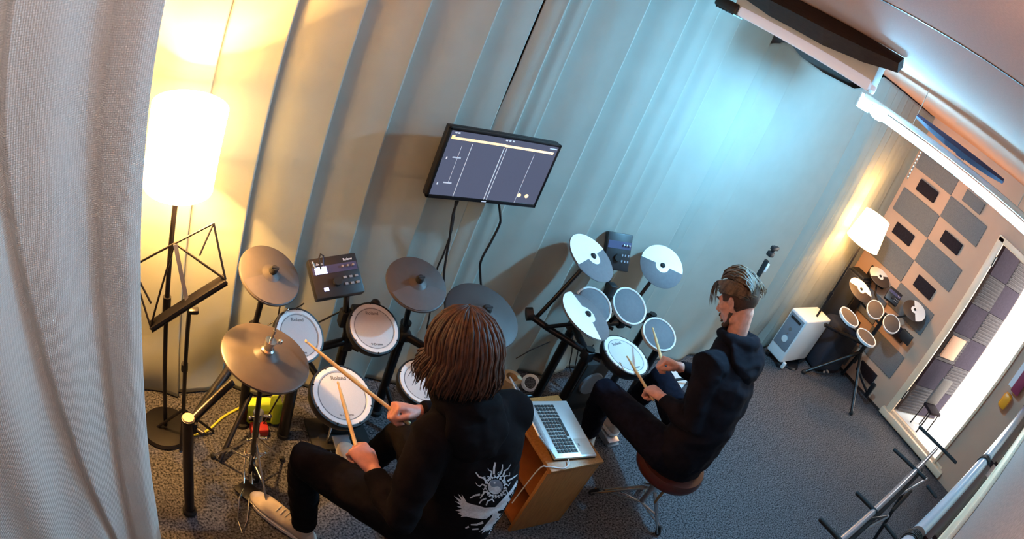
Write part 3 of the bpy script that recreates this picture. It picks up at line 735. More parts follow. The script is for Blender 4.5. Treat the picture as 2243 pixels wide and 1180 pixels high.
for (a0, a1) in (((1965, 1086), (2030, 1048)), ((1868, 1172), (1945, 1130))):
    b = MB(); b.tube([q(*a0, -.05), q(*a1, -.05)], 0.010); obj('cross_strut', b, M['steel'], gr)
for (a0, a1) in (((1955, 1118), (1995, 1075)), ((1940, 1150), (1962, 1178)), ((2032, 1065), (2050, 1088))):
    b = MB(); b.limb([q(*a0, -.12), q(*a1, -.12)], [.012, .012]); obj('lower_pad', b, M['rubber'], gr)
for s in (0.22, 0.72):
    p = onr(s); b = MB(); b.tube([p, V((p.x + .02, 0.14, 0.02))], 0.014); b.tube([V((p.x + .02, 0.05, 0.014)), V((p.x + .02, 0.42, 0.014))], 0.013); b.tube([p, q(1945, 1130, -.05) if s < .5 else q(2030, 1048, -.05)], .008); obj('leg', b, M['black_metal'], gr)

# ================================================================== drum kits
def on_plane(px, py, c, n):
    d = ray(px, py); c, n = V(c), V(n); return CAM + d * ((c - CAM).dot(n) / d.dot(n))
def seat(n, toward):                       # axes in the plane of a disc: Y points along `toward`
    n = V(n).normalized(); y = V(toward) - n * V(toward).dot(n); y.normalize(); return y.cross(n), y, n
def mesh_pad(kit, c, n, r, post=None, depth=0.055, text=True, back=None, lugs=6, white=False):
    c, n = V(c), V(n).normalized()
    X, Y, n = seat(n, back if back is not None else (0, 1, 0.3))
    b = MB(); b.lathe([(0, -depth), (r * .80, -depth), (r * .97, -depth * .55), (r * 1.0, -0.012), (r * .985, 0.004), (r * .93, 0.004), (r * .92, -0.004), (0, -0.006)], c, n, 48)
    p = obj('drum_pad', b, M['black'], kit)
    b = MB(); b.lathe([(r * .77, 0.0015), (r * .79, 0.005), (r * .91, 0.006), (r * .925, 0.0035), (r * .925, -.003), (r * .77, -.003)], c, n, 48); obj('hoop', b, M['rim_white'], p)
    b = MB(); b.lathe([(0, 0.002), (r * .74, 0.0025), (r * .78, 0.0022), (r * .78, -.002), (0, -.002)], c, n, 48)
    hd = obj('drum_head', b, M['head'], p)
    b = MB(); b.lathe([(r * .735, 0.0028), (r * .755, 0.0030), (r * .757, 0.0026)], c, n, 48); obj('head_ring', b, M['ink'], hd)
    for k in range(lugs):
        a = 2 * math.pi * (k + .5) / lugs; d = X * math.cos(a) + Y * math.sin(a)
        b = MB(); b.box(c + d * r * .925 + n * .003, (r * .07, r * .05, 0.010), Matrix((d, n.cross(d), n)).transposed(), bev=.002, seg=1); obj('lug', b, M['black_metal'], p)
    if text:
        text_mesh('lettering', 'Roland', r * .18, c + Y * r * .56 + n * .0032, X, Y, M['ink'], hd)
        text_mesh('lettering', 'V-Drums', r * .12, c - Y * r * .60 + n * .0032, X, Y, M['ink'], hd)
    return p
def rubber_pad(kit, c, n, r, depth=0.045):
    c, n = V(c), V(n).normalized()
    b = MB(); b.lathe([(0, -depth), (r * .6, -depth), (r * .9, -depth * .5), (r * .97, -.015), (0, -.012)], c, n, 40)
    p = obj('drum_pad', b, M['black'], kit)
    b = MB(); b.lathe([(0, 0.004), (r * .86, .004), (r * .90, .001), (r * .90, -.01), (0, -.01)], c, n, 40); obj('playing_surface', b, M['pad_grey'], p)
    b = MB(); b.lathe([(r * .90, -.016), (r * .90, .005), (r * .94, .009), (r * .99, .006), (r, -.006), (r * .97, -.018), (r * .90, -.016)], c, n, 40); obj('hoop', b, M['rim_white'], p)
    return p
def cymbal(kit, c, n, r, key='cym', zone=None, bell=0.27, felt=True, chrome=False, name='cymbal_pad'):
    c, n = V(c), V(n).normalized()
    h = r * .10
    X, Y, n = seat(n, zone if zone is not None else (0, -1, 0))
    prof = [(0, h * 1.9), (r * .08, h * 1.88), (r * .16, h * 1.65), (r * bell, h * .98), (r * (bell + .04), h * .86), (r * .62, h * .48), (r * .94, 0.002), (r * .985, -0.001), (r, -.006), (r * .98, -.011), (r * .6, h * .48 - .010), (r * .3, h * .7 - .008), (0, h * .8)]
    b = MB(); b.lathe(prof, c, n, 64); p = obj(name, b, M[key], kit)
    if zone is not None:
        def P(s, u):
            a = math.radians(-72 + 144 * s); rr = r * (.31 + (.955 - .31) * u)
            hh = h * .86 + (h * .48 - h * .86) * (rr / r - .31) / .31 if rr < .62 * r else h * .48 + (.002 - h * .48) * (rr / r - .62) / .32
            return c + (X * math.sin(a) + Y * math.cos(a)) * rr + n * (hh + .0016)
        b = MB(); b.grid(P, 36, 8); obj('strike_zone', b, M['cym_zone'], p, recalc=False)
    t = c + n * h * 1.85
    if felt:
        b = MB(); b.lathe([(0, 0), (r * .12, 0), (r * .13, .012), (r * .09, .026), (0, .028)], t, n, 24); obj('wing_nut', b, M['rubber'], p)
        b = MB(); b.bar(t + n * .022 - X * r * .12, t + n * .022 + X * r * .12, .010, .016, n, bev=.003); obj('wing', b, M['rubber'], p)
    return p
M['cym_zone'] = mat('cymbal_strike_zone', (0.078, 0.064, 0.061), 0.6, noise_amt=0.04, nscale=40)
def split_cymbal(kit, c, n, r, white, rot=0.0, under='pad_grey'):
    c, n = V(c), V(n).normalized(); X, Y, n = seat(n, white)
    b = MB(); b.lathe([(0, .010), (r * .3, .009), (r * .97, .0), (r, -.004), (r * .97, -.010), (0, -.004)], c, n, 56); p = obj('cymbal_pad', b, M[under], kit)
    b = MB()
    def P(s, u):
        a = math.radians(2 + 176 * s); rr = r * (.06 + .925 * u); return c + (X * math.cos(a) + Y * math.sin(a)) * rr + n * (.0125 - .0100 * rr / r)
    b.grid(P, 40, 6)
    def Q(s, u):
        a = 2 * math.pi * s; rr = r * (.06 + .26 * u); return c + (X * math.cos(a) + Y * math.sin(a)) * rr + n * (.0125 - .0100 * rr / r)
    b.grid(Q, 33, 4)
    obj('white_cover', b, M['cym_white'], p, recalc=False)
    b = MB(); b.lathe([(0, .008), (r * .10, .008), (r * .12, .014), (r * .08, .022), (0, .024)], c, n, 20); obj('wing_nut', b, M['rubber'], p)
    return p
def arm(kit, pts, r=0.011, name='cymbal_arm', m='black_metal'):
    b = MB(); b.tube(pts, r); return obj(name, b, M[m], kit)
def clamp(kit, p, s=0.05, d=(0, 0, 1)):
    b = MB(); b.box(p, (s, s, s * 1.1), bev=.008); b.cyl(V(p) + V((s * .4, -s * .4, 0)), V(p) + V((s * .9, -s * .9, 0)), .010, n=10); return obj('clamp', b, M['black'], kit)
def module(kit, c, n, wd, ht, up, lit=True, depth=.04):
    X, Y, n = seat(n, up); c = V(c); R = Matrix((X, Y, n)).transposed()
    b = MB(); b.box(c - n * depth / 2, (wd, ht, depth), R, bev=.006); m = obj('sound_module', b, M['black'], kit)
    b = MB(); b.box(c + Y * ht * .18 + n * .0005, (wd * .92, ht * .20, .002), R); obj('top_strip', b, M['violet'], m)
    if lit:
        b = MB(); b.box(c - X * wd * .29 + Y * ht * .17 + n * .0022, (wd * .24, ht * .17, .002), R); obj('display', b, M['scr_b'], m)
        b = MB(); b.box(c - X * wd * .27 - Y * ht * .30 + n * .003, (wd * .09, ht * .08, .004), R, bev=.001); obj('lit_button', b, M['scr_b'], m)
        text_mesh('lettering', 'Roland', ht * .085, c + X * wd * .30 + Y * ht * .36 + n * .0012, X, Y, M['scr_dim'], m)
        text_mesh('lettering', 'V-Drums', ht * .075, c - X * wd * .30 + Y * ht * .33 + n * .0012, X, Y, M['scr_w'], m)
    b = MB(); b.lathe([(0, 0), (ht * .105, 0), (ht * .10, .014), (0, .015)], c - X * wd * .02 - Y * ht * .16, n, 24); obj('dial', b, M['rubber'], m)
    for k in range(3):
        b = MB(); b.lathe([(0, 0), (.006, 0), (.005, .010), (0, .011)], c + X * wd * (.16 + .11 * k) + Y * ht * .19, n, 14); obj('knob', b, M['steel'], m)
    b = MB()
    for k in range(3):
        for q_ in range(2): b.box(c + X * wd * (.16 + .12 * k) - Y * ht * (.08 + .16 * q_) + n * .002, (wd * .07, ht * .06, .004), R, bev=.001, seg=1)
    obj('buttons', b, M['grey_panel'], m)
    return m
def arms(kit, c, n, base, r=.011, name='cymbal_arm', drop=.03):
    c, n = V(c), V(n).normalized(); e = c - n * drop; base = V(base)
    return arm(kit, [c - n * .005, e, e.lerp(base, .15) + V((0, 0, -.02)), base], r, name)

# ---- kit of the near drummer
k1 = thing('electronic_drum_kit', 'electronic drum kit with grey brown cymbals and white mesh pads before the long haired drummer', 'drum kit', (0.85, 1.8, 0))
PO = {'a': (0.225, 1.535, .60), 'b': (0.57, 2.02, .62), 'c': (0.765, 1.945, .58), 'd': (1.0, 2.02, .60), 'e': (1.29, 2.06, .60), 'f': (1.56, 1.75, .58)}
for k, (x, y, h_) in PO.items():
    b = MB(); b.tube([(x, y, .0), (x, y, h_)], 0.0225 if k != 'c' else .028, 14); b.lathe([(0, 0), (.026, 0), (.026, .012), (0, .014)], (x, y, h_), n=20)
    pst = obj('rack_post', b, M['black_metal'], k1)
    b = MB(); b.lathe([(0, 0), (.032, 0), (.032, .02), (.024, .028), (0, .028)], (x, y, 0), n=20); obj('rubber_foot', b, M['rubber'], pst)
b = MB(); b.lathe([(0, 0), (.024, 0), (.022, .004), (0, .005)], (0.225, 1.535, .614), n=20); obj('cap', b, M['tan'], bpy.data.objects['rack_post'])
RB = [('a', 'b', .56), ('b', 'c', .54), ('c', 'd', .54), ('d', 'e', .52), ('e', 'f', .54)]
for p, q_, z in RB:
    A, B = V(PO[p]), V(PO[q_]); A.z = B.z = z
    b = MB(); b.tube([A, B], 0.019, 12); obj('rack_bar', b, M['black_metal'], k1)
    clamp(k1, A + (B - A) * .03)
arm(k1, [(.235, 1.545, .585), (.30, 1.60, .60), (.42, 1.70, .625)], .017, 'hat_side_bar')
KC = dict(crash1=((.58, 1.957, .93), (.221, -.352, .909), .132), crash2=((1.192, 1.925, .93), (-.014, -.351, .936), .133), ride=((1.486, 1.822, .85), (.016, -.265, .964), .172))
cymbal(k1, *KC['crash1'], 'cym', zone=(.10, -1, 0)); arms(k1, KC['crash1'][0], KC['crash1'][1], (.57, 2.02, .60), .013)
cymbal(k1, *KC['crash2'], 'cym', zone=(.02, -1, 0)); arms(k1, KC['crash2'][0], KC['crash2'][1], (1.29, 2.06, .58), .013)
cymbal(k1, *KC['ride'], 'cym_dark'); arms(k1, KC['ride'][0], KC['ride'][1], (1.56, 1.75, .56), .013)
mesh_pad(k1, (.713, 1.852, .72), (.214, -.531, .82), .113, back=(-.1, 1, .3)); arm(k1, [(.70, 1.90, .66), (.74, 1.94, .58)], .014, 'pad_mount')
mesh_pad(k1, (1.036, 1.871, .74), (.042, -.445, .894), .116, back=(0, 1, .3)); arm(k1, [(1.03, 1.90, .68), (1.0, 2.01, .58)], .016, 'pad_mount')
b = MB(); b.box((1.02, 1.985, .735), (.10, .045, .05), bev=.01); b.ball((1.07, 1.985, .775), .022); b.box((.95, 1.985, .70), (.05, .05, .08), bev=.01); obj('mount_block', b, M['black'], k1)
mesh_pad(k1, (1.224, 1.669, .62), (.016, -.228, .973), .119, back=(0, 1, 0)); arm(k1, [(1.24, 1.72, .56), (1.42, 1.86, .54)], .014, 'pad_mount')
mesh_pad(k1, (.848, 1.619, .62), (.091, -.341, .935), .133, back=(-.05, 1, 0), lugs=8, depth=.07)
arm(k1, [(.84, 1.66, .54), (.80, 1.86, .54), (.77, 1.94, .54)], .014, 'pad_mount')
mc = V((.872, 1.99, .955))
module(k1, atz(737, 603, .93), (-.05, -.55, .83), .205, .165, V((-.18, 1, .5)))
arm(k1, [atz(760, 640, .88), (.95, 1.99, .72), (.985, 2.01, .60)], .013, 'module_mount')
b = MB(); b.tube([atz(703, 590, .97), atz(698, 567, 1.0), atz(702, 556, 1.02), atz(708, 560, 1.01), atz(709, 580, .96)], .0035); obj('cable_loop', b, M['cable'], k1)
b = MB(); b.cyl(atz(690, 588, .95), atz(683, 572, .97), .006, n=10); obj('plug', b, M['chrome'], k1)
for (x, y, z, x2, y2) in ((.60, 2.02, .05, .42, 1.80), (1.29, 2.06, .05, 1.36, 1.86)):
    b = MB(); b.tube([(x, y, .22), (x2, y2, .016)], .012); obj('stay', b, M['black_metal'], k1)
b = MB(); b.tube([(.69, 2.1, .86), (.70, 2.12, .6), (.75, 2.03, .56), (.95, 2.03, .70)], .004); b.tube([(.78, 2.05, .72), (.70, 2.06, .64), (.60, 2.04, .58)], .003); b.tube([(.75, 1.9, .62), (.79, 1.93, .5), (.73, 1.96, .3), (.66, 1.98, .02)], .004); obj('audio_cable', b, M['cable'], k1)
b = MB(); b.limb([(0.655, 1.93, .76), (.66, 1.90, .81)], [.008, .008]); obj('thumb_screw', b, M['chrome'], k1)
# kick tower and pedal
kt = thing('kick_tower', 'black kick pad tower with its pedal under the white snare pad', 'kick pad', (1.03, 1.95, 0))
b = MB(); b.box((1.04, 1.97, .17), (.15, .07, .30), Matrix.Rotation(-.18, 3, 'X'), bev=.02); b.box((1.04, 1.93, .012), (.30, .20, .02), bev=.005); obj('tower', b, M['rubber'], kt)
b = MB(); b.lathe([(0, 0), (.065, 0), (.06, .012), (0, .014)], (1.04, 1.928, .20), (0, -1, .18), 28); obj('strike_pad', b, M['pad_grey'], kt)
b = MB(); b.box((1.02, 1.73, .058), (.085, .27, .010), Matrix.Rotation(.14, 3, 'X'), bev=.003); obj('footboard', b, M['steel'], kt)
b = MB(); b.box((1.02, 1.75, .010), (.10, .36, .012), bev=.003); b.tube([(.965, 1.87, .01), (.965, 1.87, .16), (1.075, 1.87, .16), (1.075, 1.87, .01)], .008); b.tube([(1.02, 1.87, .16), (1.03, 1.91, .24)], .006); b.ball((1.03, 1.912, .245), .02); obj('pedal_frame', b, M['chrome'], kt)
# hi-hat on its chrome stand
hh = thing('hi_hat_stand', 'brown rubber hi-hat on a chrome stand with a long wire pedal', 'hi-hat', (.55, 1.72, 0))
cymbal(hh, (.515, 1.623, .83), (.134, -.048, .989), .167, 'cym_hat', felt=False)
hc = V((.515, 1.623, .83)); hn_ = V((.134, -.048, .989)).normalized()
b = MB(); b.lathe([(0, .024), (.024, .024), (.024, .036), (.017, .040), (.017, .066), (.021, .068), (.021, .078), (.006, .080), (.006, .125), (0, .126)], hc, hn_, 24); b.tube([hc + hn_ * .062, hc + hn_ * .062 + V((.034, .004, .002))], .006); b.ball(hc + hn_ * .064 + V((.038, .004, .004)), .010); obj('clutch', b, M['chrome'], hh)
b = MB(); b.tube([hc + hn_ * .12, hc + hn_ * .19 + V((.0, .01, 0))], .003); obj('rod', b, M['chrome'], hh)
hb_ = V((.545, 1.70, .0))
b = MB(); b.tube([hb_ + V((0, 0, .06)), hb_.lerp(hc, .45) + V((0, 0, 0)), hc - hn_ * .02], .010); b.tube([hb_ + V((0, 0, .05)), hb_ + V((-.002, -.005, .42))], .014); obj('tube', b, M['black_metal'], hh)
for z, s in ((.44, .022), (.30, .018), (.20, .018)):
    b = MB(); o = hb_ + V((0, -.006, z)); b.lathe([(0, -.02), (s, -.02), (s, .02), (0, .02)], o, n=16); b.tube([o, o + V((.042, -.01, .004))], .006); b.ball(o + V((.046, -.01, .004)), .009); b.tube([o, o + V((-.035, -.012, .0))], .005); b.ball(o + V((-.038, -.012, 0)), .008); obj('collar', b, M['chrome'], hh)
for a in (0.5, 2.45, 4.9):
    e_ = hb_ + V((.20 * math.cos(a), .20 * math.sin(a), .012))
    b = MB(); b.tube([hb_ + V((0, 0, .30)), e_], .006); b.tube([hb_ + V((0, 0, .14)), hb_.lerp(e_, .55) + V((0, 0, .12))], .005); lg = obj('leg', b, M['chrome'], hh)
    b = MB(); b.ball(e_, .014); obj('rubber_foot', b, M['rubber'], lg)
b = MB()
for sgn in (-1, 1):
    b.tube([hb_ + V((.012 * sgn, -.02, .20)), hb_ + V((.020 * sgn, -.035, .16)), atz(545 + 8 * sgn, 985, .10), atz(543 + 9 * sgn, 1060, .055)], .0035, 8)
b.tube([atz(534, 1070, .05), atz(524, 1090, .03), atz(520, 1140, .012), atz(530, 1166, .012), atz(541, 1140, .012), atz(546, 1090, .03)], .0035, 8)
obj('wire_frame', b, M['chrome'], hh)
b = MB(); b.box(atz(572, 1100, .022), (.085, .26, .010), Matrix.Rotation(.62, 3, 'Z'), bev=.003); obj('footboard', b, M['black_metal'], hh)
b = MB(); b.box(atz(560, 1040, .05), (.03, .05, .06), bev=.006); b.ball(atz(556, 1050, .09), .006); obj('heel_block', b, M['black'], hh)
# small things on the floor under the hi-hat
b = MB(); b.box((.66, 2.06, .055), (.15, .10, .10), bev=.02); b.box((.735, 2.03, .09), (.05, .07, .15), bev=.015)
nb = tag(obj('bag', b, M['neon']), 'neon yellow bag on the floor beneath the hi-hat', 'bag')
b = MB(); b.box((.66, 2.009, .05), (.12, .004, .02)); obj('strap', b, M['black'], nb)
b = MB(); b.box((.645, 1.965, .03), (.09, .06, .05), bev=.012); tag(obj('pouch', b, M['red']), 'small red pouch on the floor in front of the neon bag', 'pouch')
cable([atz(333, 950, .006), atz(362, 953, .006), atz(390, 958, .006), atz(425, 952, .006), atz(455, 942, .006), atz(490, 912, .006), atz(530, 890, .006)], .006, 'yellow cable lying on the carpet under the music stand', matl='yellow')

# ---- kit of the side-on drummer
k2 = thing('electronic_drum_kit', 'electronic drum kit with white and grey cymbals, played by the side-on drummer', 'drum kit', (2.4, 1.95, 0))
K2 = dict(L=((2.186, 2.076, 1.0), (.139, -.321, .936), .145), H=((2.092, 1.845, .82), (.197, -.193, .961), .149), R=((2.76, 2.103, .95), (-.323, -.452, .831), .134))
split_cymbal(k2, *K2['L'], on_plane(1276, 538, *K2['L'][:2]) - V(K2['L'][0]))
split_cymbal(k2, *K2['H'], on_plane(1256, 690, *K2['H'][:2]) - V(K2['H'][0]))
split_cymbal(k2, *K2['R'], on_plane(1458, 550, *K2['R'][:2]) - V(K2['R'][0]))
for c_, n_, r_ in (((2.267, 1.99, .76), (-.13, -.438, .889), .110), ((2.528, 1.987, .76), (-.11, -.466, .877), .111), ((2.665, 1.815, .70), (-.181, -.326, .928), .106)): rubber_pad(k2, c_, n_, r_)
mesh_pad(k2, (2.358, 1.715, .66), (.063, -.105, .992), .143, back=(-.2, 1, 0), lugs=8, depth=.06)
module(k2, (2.44, 2.16, .99), (-.25, -.75, .45), .15, .20, (0, .3, 1), lit=False)
P2 = {'a': (2.19, 1.80, .64), 'b': (2.24, 2.02, .64), 'c': (2.86, 2.06, .64), 'd': (2.86, 1.90, .62)}
for k, (x, y, h_) in P2.items():
    b = MB(); b.tube([(x, y, 0), (x, y, h_)], .024, 14); ps = obj('rack_post', b, M['black_metal'], k2)
    b = MB(); b.lathe([(0, 0), (.034, 0), (.034, .02), (.026, .03), (0, .03)], (x, y, 0), n=18); obj('rubber_foot', b, M['rubber'], ps)
for A, B in (((2.19, 1.80, .60), (2.24, 2.02, .60)), ((2.24, 2.02, .60), (2.86, 2.06, .60)), ((2.86, 2.06, .60), (2.86, 1.90, .60))):
    b = MB(); b.tube([A, B], .020, 12); obj('rack_bar', b, M['black_metal'], k2)
for p in ((2.19, 1.80, .60), (2.24, 2.02, .60), (2.45, 2.035, .60), (2.60, 2.045, .60), (2.86, 2.06, .60)): clamp(k2, p, .055)
arm(k2, [(2.19, 1.83, .60), (2.06, 2.02, .60), (1.985, 2.10, .62)], .017, 'hat_side_bar')
b = MB(); b.cyl((1.97, 2.10, .62), (2.0, 2.09, .63), .034, n=18); obj('bar_end', b, M['black'], k2)
arms(k2, K2['L'][0], K2['L'][1], (2.02, 2.08, .60)); arms(k2, K2['H'][0], K2['H'][1], (2.05, 2.02, .60)); arms(k2, K2['R'][0], K2['R'][1], (2.60, 2.045, .60))
arm(k2, [(2.27, 2.02, .72), (2.26, 2.03, .60)], .012, 'pad_mount'); arm(k2, [(2.53, 2.02, .71), (2.50, 2.035, .60)], .012, 'pad_mount'); arm(k2, [(2.68, 1.84, .65), (2.86, 1.92, .60)], .012, 'pad_mount')
arm(k2, [(2.35, 1.75, .60), (2.22, 1.80, .60)], .014, 'pad_mount')
arm(k2, [(2.44, 2.17, .95), (2.42, 2.10, .80), (2.42, 2.035, .60)], .013, 'module_mount')
b = MB(); b.box((2.41, 2.06, .80), (.05, .05, .10), bev=.01); b.ball((2.44, 2.02, .72), .022); obj('mount_block', b, M['black'], k2)
for A, B in (((2.19, 1.80, .10), (1.84, 2.02, .02)), ((2.19, 1.80, .04), (2.02, 1.66, .02)), ((2.24, 2.02, .08), (1.80, 2.06, .02))):
    b = MB(); b.tube([A, B], .018, 10); obj('floor_leg', b, M['black_metal'], k2)
b = MB()
for o_ in ((1255, 735), (1268, 728)):
    b.tube([aty(o_[0], o_[1], 2.12), aty(o_[0] - 2, 770, 2.14), aty(o_[0] - 8, 800, 2.13), aty(o_[0], 830, 2.08)], .0035)
b.tube([aty(1300, 755, 2.1), aty(1275, 785, 2.12), aty(1262, 815, 2.1)], .0035); b.tube([aty(1205, 748, 2.15), aty(1165, 765, 2.17), aty(1130, 785, 2.17)], .003)
obj('audio_cable', b, M['cable'], k2)
# kick tower for this kit
kt2 = thing('kick_tower', 'black kick pad tower under the round white snare of the white cymbal kit', 'kick pad', (2.56, 2.0, 0))
b = MB(); b.box((2.50, 1.97, .20), (.20, .08, .38), bev=.02); b.box((2.50, 1.92, .012), (.30, .22, .02), bev=.005); obj('tower', b, M['rubber'], kt2)
b = MB(); b.lathe([(0, 0), (.08, 0), (.075, .012), (0, .014)], (2.50, 1.93, .24), (0, -1, 0), 28); obj('strike_pad', b, M['pad_grey'], kt2)
b = MB(); b.box((2.60, 1.76, .05), (.085, .26, .010), Matrix.Rotation(.13, 3, 'X'), bev=.003); b.box((2.60, 1.78, .012), (.09, .32, .012)); obj('footboard', b, M['steel'], kt2)

# ---- compact kit in the corner
k3 = thing('electronic_drum_kit', 'unused compact drum kit in the far corner by the felt panels', 'drum kit', (5.4, 1.65, 0))
K3 = (((5.78, 2.02, 1.015), (-.27, -.196, .942), .128, (1912, 598)), ((5.373, 1.972, .90), (-.218, -.254, .942), .136, (1878, 625)), ((5.77, 1.52, 1.015), (-.455, -.072, .887), .130, (2016, 684)))
M['cym_k3'] = mat('dark_cymbal_rubber', (0.045, 0.032, 0.026), 0.6)
M['pad_k3'] = mat('brown_grey_pad', (0.075, 0.055, 0.045), 0.8)
for c_, n_, r_, wp in K3:
    split_cymbal(k3, c_, n_, r_, on_plane(wp[0] + (0 if wp[0] > 2000 else 8), wp[1] - (0 if wp[0] > 2000 else 6), c_, n_) - V(c_), under='cym_k3')
def k3pad(c, n, r):
    p = rubber_pad(k3, c, n, r, .05)
    for ch_ in p.children:
        if ch_.name.startswith('playing_surface'): ch_.data.materials[0] = M['pad_k3']
for c_, n_, r_ in (((5.424, 1.757, .85), (-.60, -.276, .75), .092), ((5.469, 1.557, .85), (-.60, -.245, .76), .093), ((5.042, 1.80, .75), (-.091, -.181, .979), .110), ((5.195, 1.605, .68), (-.119, -.082, .989), .110)): k3pad(c_, n_, r_)
col3 = (5.56, 1.68)
b = MB(); b.tube([(*col3, .30), (*col3, .86)], .022, 12); obj('column', b, M['black_metal'], k3)
for e_ in ((5.37, 1.33), (5.87, 1.80), (5.20, 1.92)):
    b = MB(); b.tube([(*col3, .42), (e_[0], e_[1], .02)], .017, 10); lg = obj('leg', b, M['black_metal'], k3)
    b = MB(); b.ball((e_[0], e_[1], .022), .024); obj('rubber_foot', b, M['rubber'], lg)
arm(k3, [(*col3, .82), (5.50, 1.66, .83), (5.44, 1.74, .81)], .013, 'pad_mount'); arm(k3, [(*col3, .82), (5.50, 1.58, .81)], .013, 'pad_mount')
arm(k3, [(*col3, .55), (5.30, 1.80, .62), (5.07, 1.80, .70)], .016, 'pad_mount'); arm(k3, [(*col3, .5), (5.30, 1.58, .60), (5.22, 1.60, .64)], .016, 'pad_mount')
arm(k3, [(*col3, .80), (5.72, 1.95, .88), (5.78, 2.03, 1.0)], .010); arm(k3, [(*col3, .74), (5.45, 1.95, .80), (5.38, 1.98, .88)], .010); arm(k3, [(*col3, .80), (5.72, 1.56, .92), (5.78, 1.53, .995)], .010)
module(k3, atx(1958, 648, 5.66), (-.7, -.35, .5), .15, .13, (.3, .1, 1), lit=False, depth=.05)
b = MB(); b.box(atx(1984, 738, 5.80), (.03, .14, .10), bev=.006); obj('junction_box', b, M['black'], k3)
b = MB(); b.tube([(5.56, 1.62, .30), (5.60, 1.50, .22), (5.66, 1.42, .16)], .014); b.box((5.69, 1.40, .18), (.04, .05, .16), bev=.01); obj('kick_arm', b, M['black_metal'], k3)
b = MB(); b.tube([(5.56, 1.69, .5), (5.1, 1.98, .52)], .018); obj('side_bar', b, M['black_metal'], k3)

# ================================================================== people
def basis(f, up):
    f = V(f).normalized(); u = V(up) - f * V(up).dot(f); u.normalize(); return Matrix((f.cross(u), f, u)).transposed()   # columns right, forward, up
def orth(a, b):
    a = V(a).normalized(); b = V(b) - a * V(b).dot(a); return a, b.normalized()
def hand(mb, wrist, f, p, right, stick, sc_=1.0, curl=(62, 88, 58)):
    """palm, four curled fingers and a thumb closing on the stick; returns the grip point"""
    f, p = orth(f, p); t = f.cross(p) if right else p.cross(f)
    W = V(wrist); K = W + f * 0.088 * sc_
    mb.loft([(W - f * .03, t * .027, p * .020), (W, t * .026, p * .019), (W + f * .03, t * .034, p * .019), (W + f * .065, t * .040, p * .017), (K, t * .040, p * .0135), (K + f * .008, t * .036, p * .010)], 16)
    mb.ball(W + f * .035 + t * .020 + p * .012, (.018, .022, .018))
    G = K - f * .008 + p * .026
    L = [(.045, .027, .021), (.048, .030, .022), (.045, .028, .021), (.036, .021, .019)]
    for i in range(4):
        o = K + t * (.030 - .020 * i) - f * (.002 * abs(i - 1)) + p * .002
        a = 0; pts = [o - f * .012, o]; ang = math.radians(10)
        for k in range(3):
            ang += math.radians(curl[k]) * (0.92 + 0.05 * i)
            d = f * math.cos(ang) + p * math.sin(ang) - t * (.02 * (i - 1.5))
            pts.append(pts[-1] + d.normalized() * L[i][k] * sc_)
        r = (.0092 if i < 3 else .0080)
        mb.limb(pts, [r * 1.12, r * 1.12, r * 1.05, r * .95, r * .82], 12)
    b0 = W + f * .022 + t * .024 + p * .006
    b1 = W + f * .058 + t * .044 + p * .022
    b2 = W + f * .084 + t * .040 + p * .036
    b3 = W + f * .104 + t * .026 + p * .038
    mb.limb([b0, b1, b2, b3], [.0135, .0120, .0105, .0088], 12)
    return G
def drum_stick(grip, tip, label, back=0.075):
    g, t = V(grip), V(tip); d = (t - g).normalized(); b0 = g - d * back; L = (t - b0).length
    s = thing('drumstick', label, 'drumstick', b0)
    b = MB(); b.lathe([(0, 0), (.0060, .001), (.0074, .006), (.0074, L * .72), (.0040, L - .016), (0, L - .015)], b0, d, 14); obj('shaft', b, M['stick'], s)
    b = MB(); b.ball(b0 + d * (L - .008), (.0052, .0052, .0085), basis((1, 0, 0), d) if abs(d.x) < .9 else None, 12); obj('tip', b, M['stick'], s)
    return s
def head_shape(mb, c, R, s=1.0):
    P = lambda x, y, z: V(c) + R @ V((x, y, z)) * s
    E = lambda x, y, z, a, b, d: mb.ball(P(x, y, z), (a * s, b * s, d * s), R, 20)
    E(0, -.014, .034, .073, .094, .084); E(0, -.036, -.004, .056, .056, .052)
    E(0, .034, -.018, .060, .060, .086); E(0, .040, -.072, .046, .046, .036); E(0, .074, -.100, .021, .018, .018)
    for q in (-1, 1):
        E(.040 * q, .056, -.014, .022, .025, .020); E(.022 * q, .080, .026, .024, .012, .010)
        E(.045 * q, .015, -.075, .018, .035, .026)
        E(.077 * q, -.006, -.004, .006, .017, .030); E(.083 * q, -.014, .010, .005, .010, .016); E(.079 * q, -.002, -.026, .006, .009, .010)
        E(.011 * q, .100, -.032, .008, .010, .008)
    mb.tube([P(0, .088, .022), P(0, .100, .000), P(0, .113, -.024), P(0, .104, -.034)], [.008 * s, .009 * s, .0125 * s, .008 * s], 12)
    E(0, .094, -.056, .021, .011, .0065); E(0, .092, -.067, .018, .011, .0075)
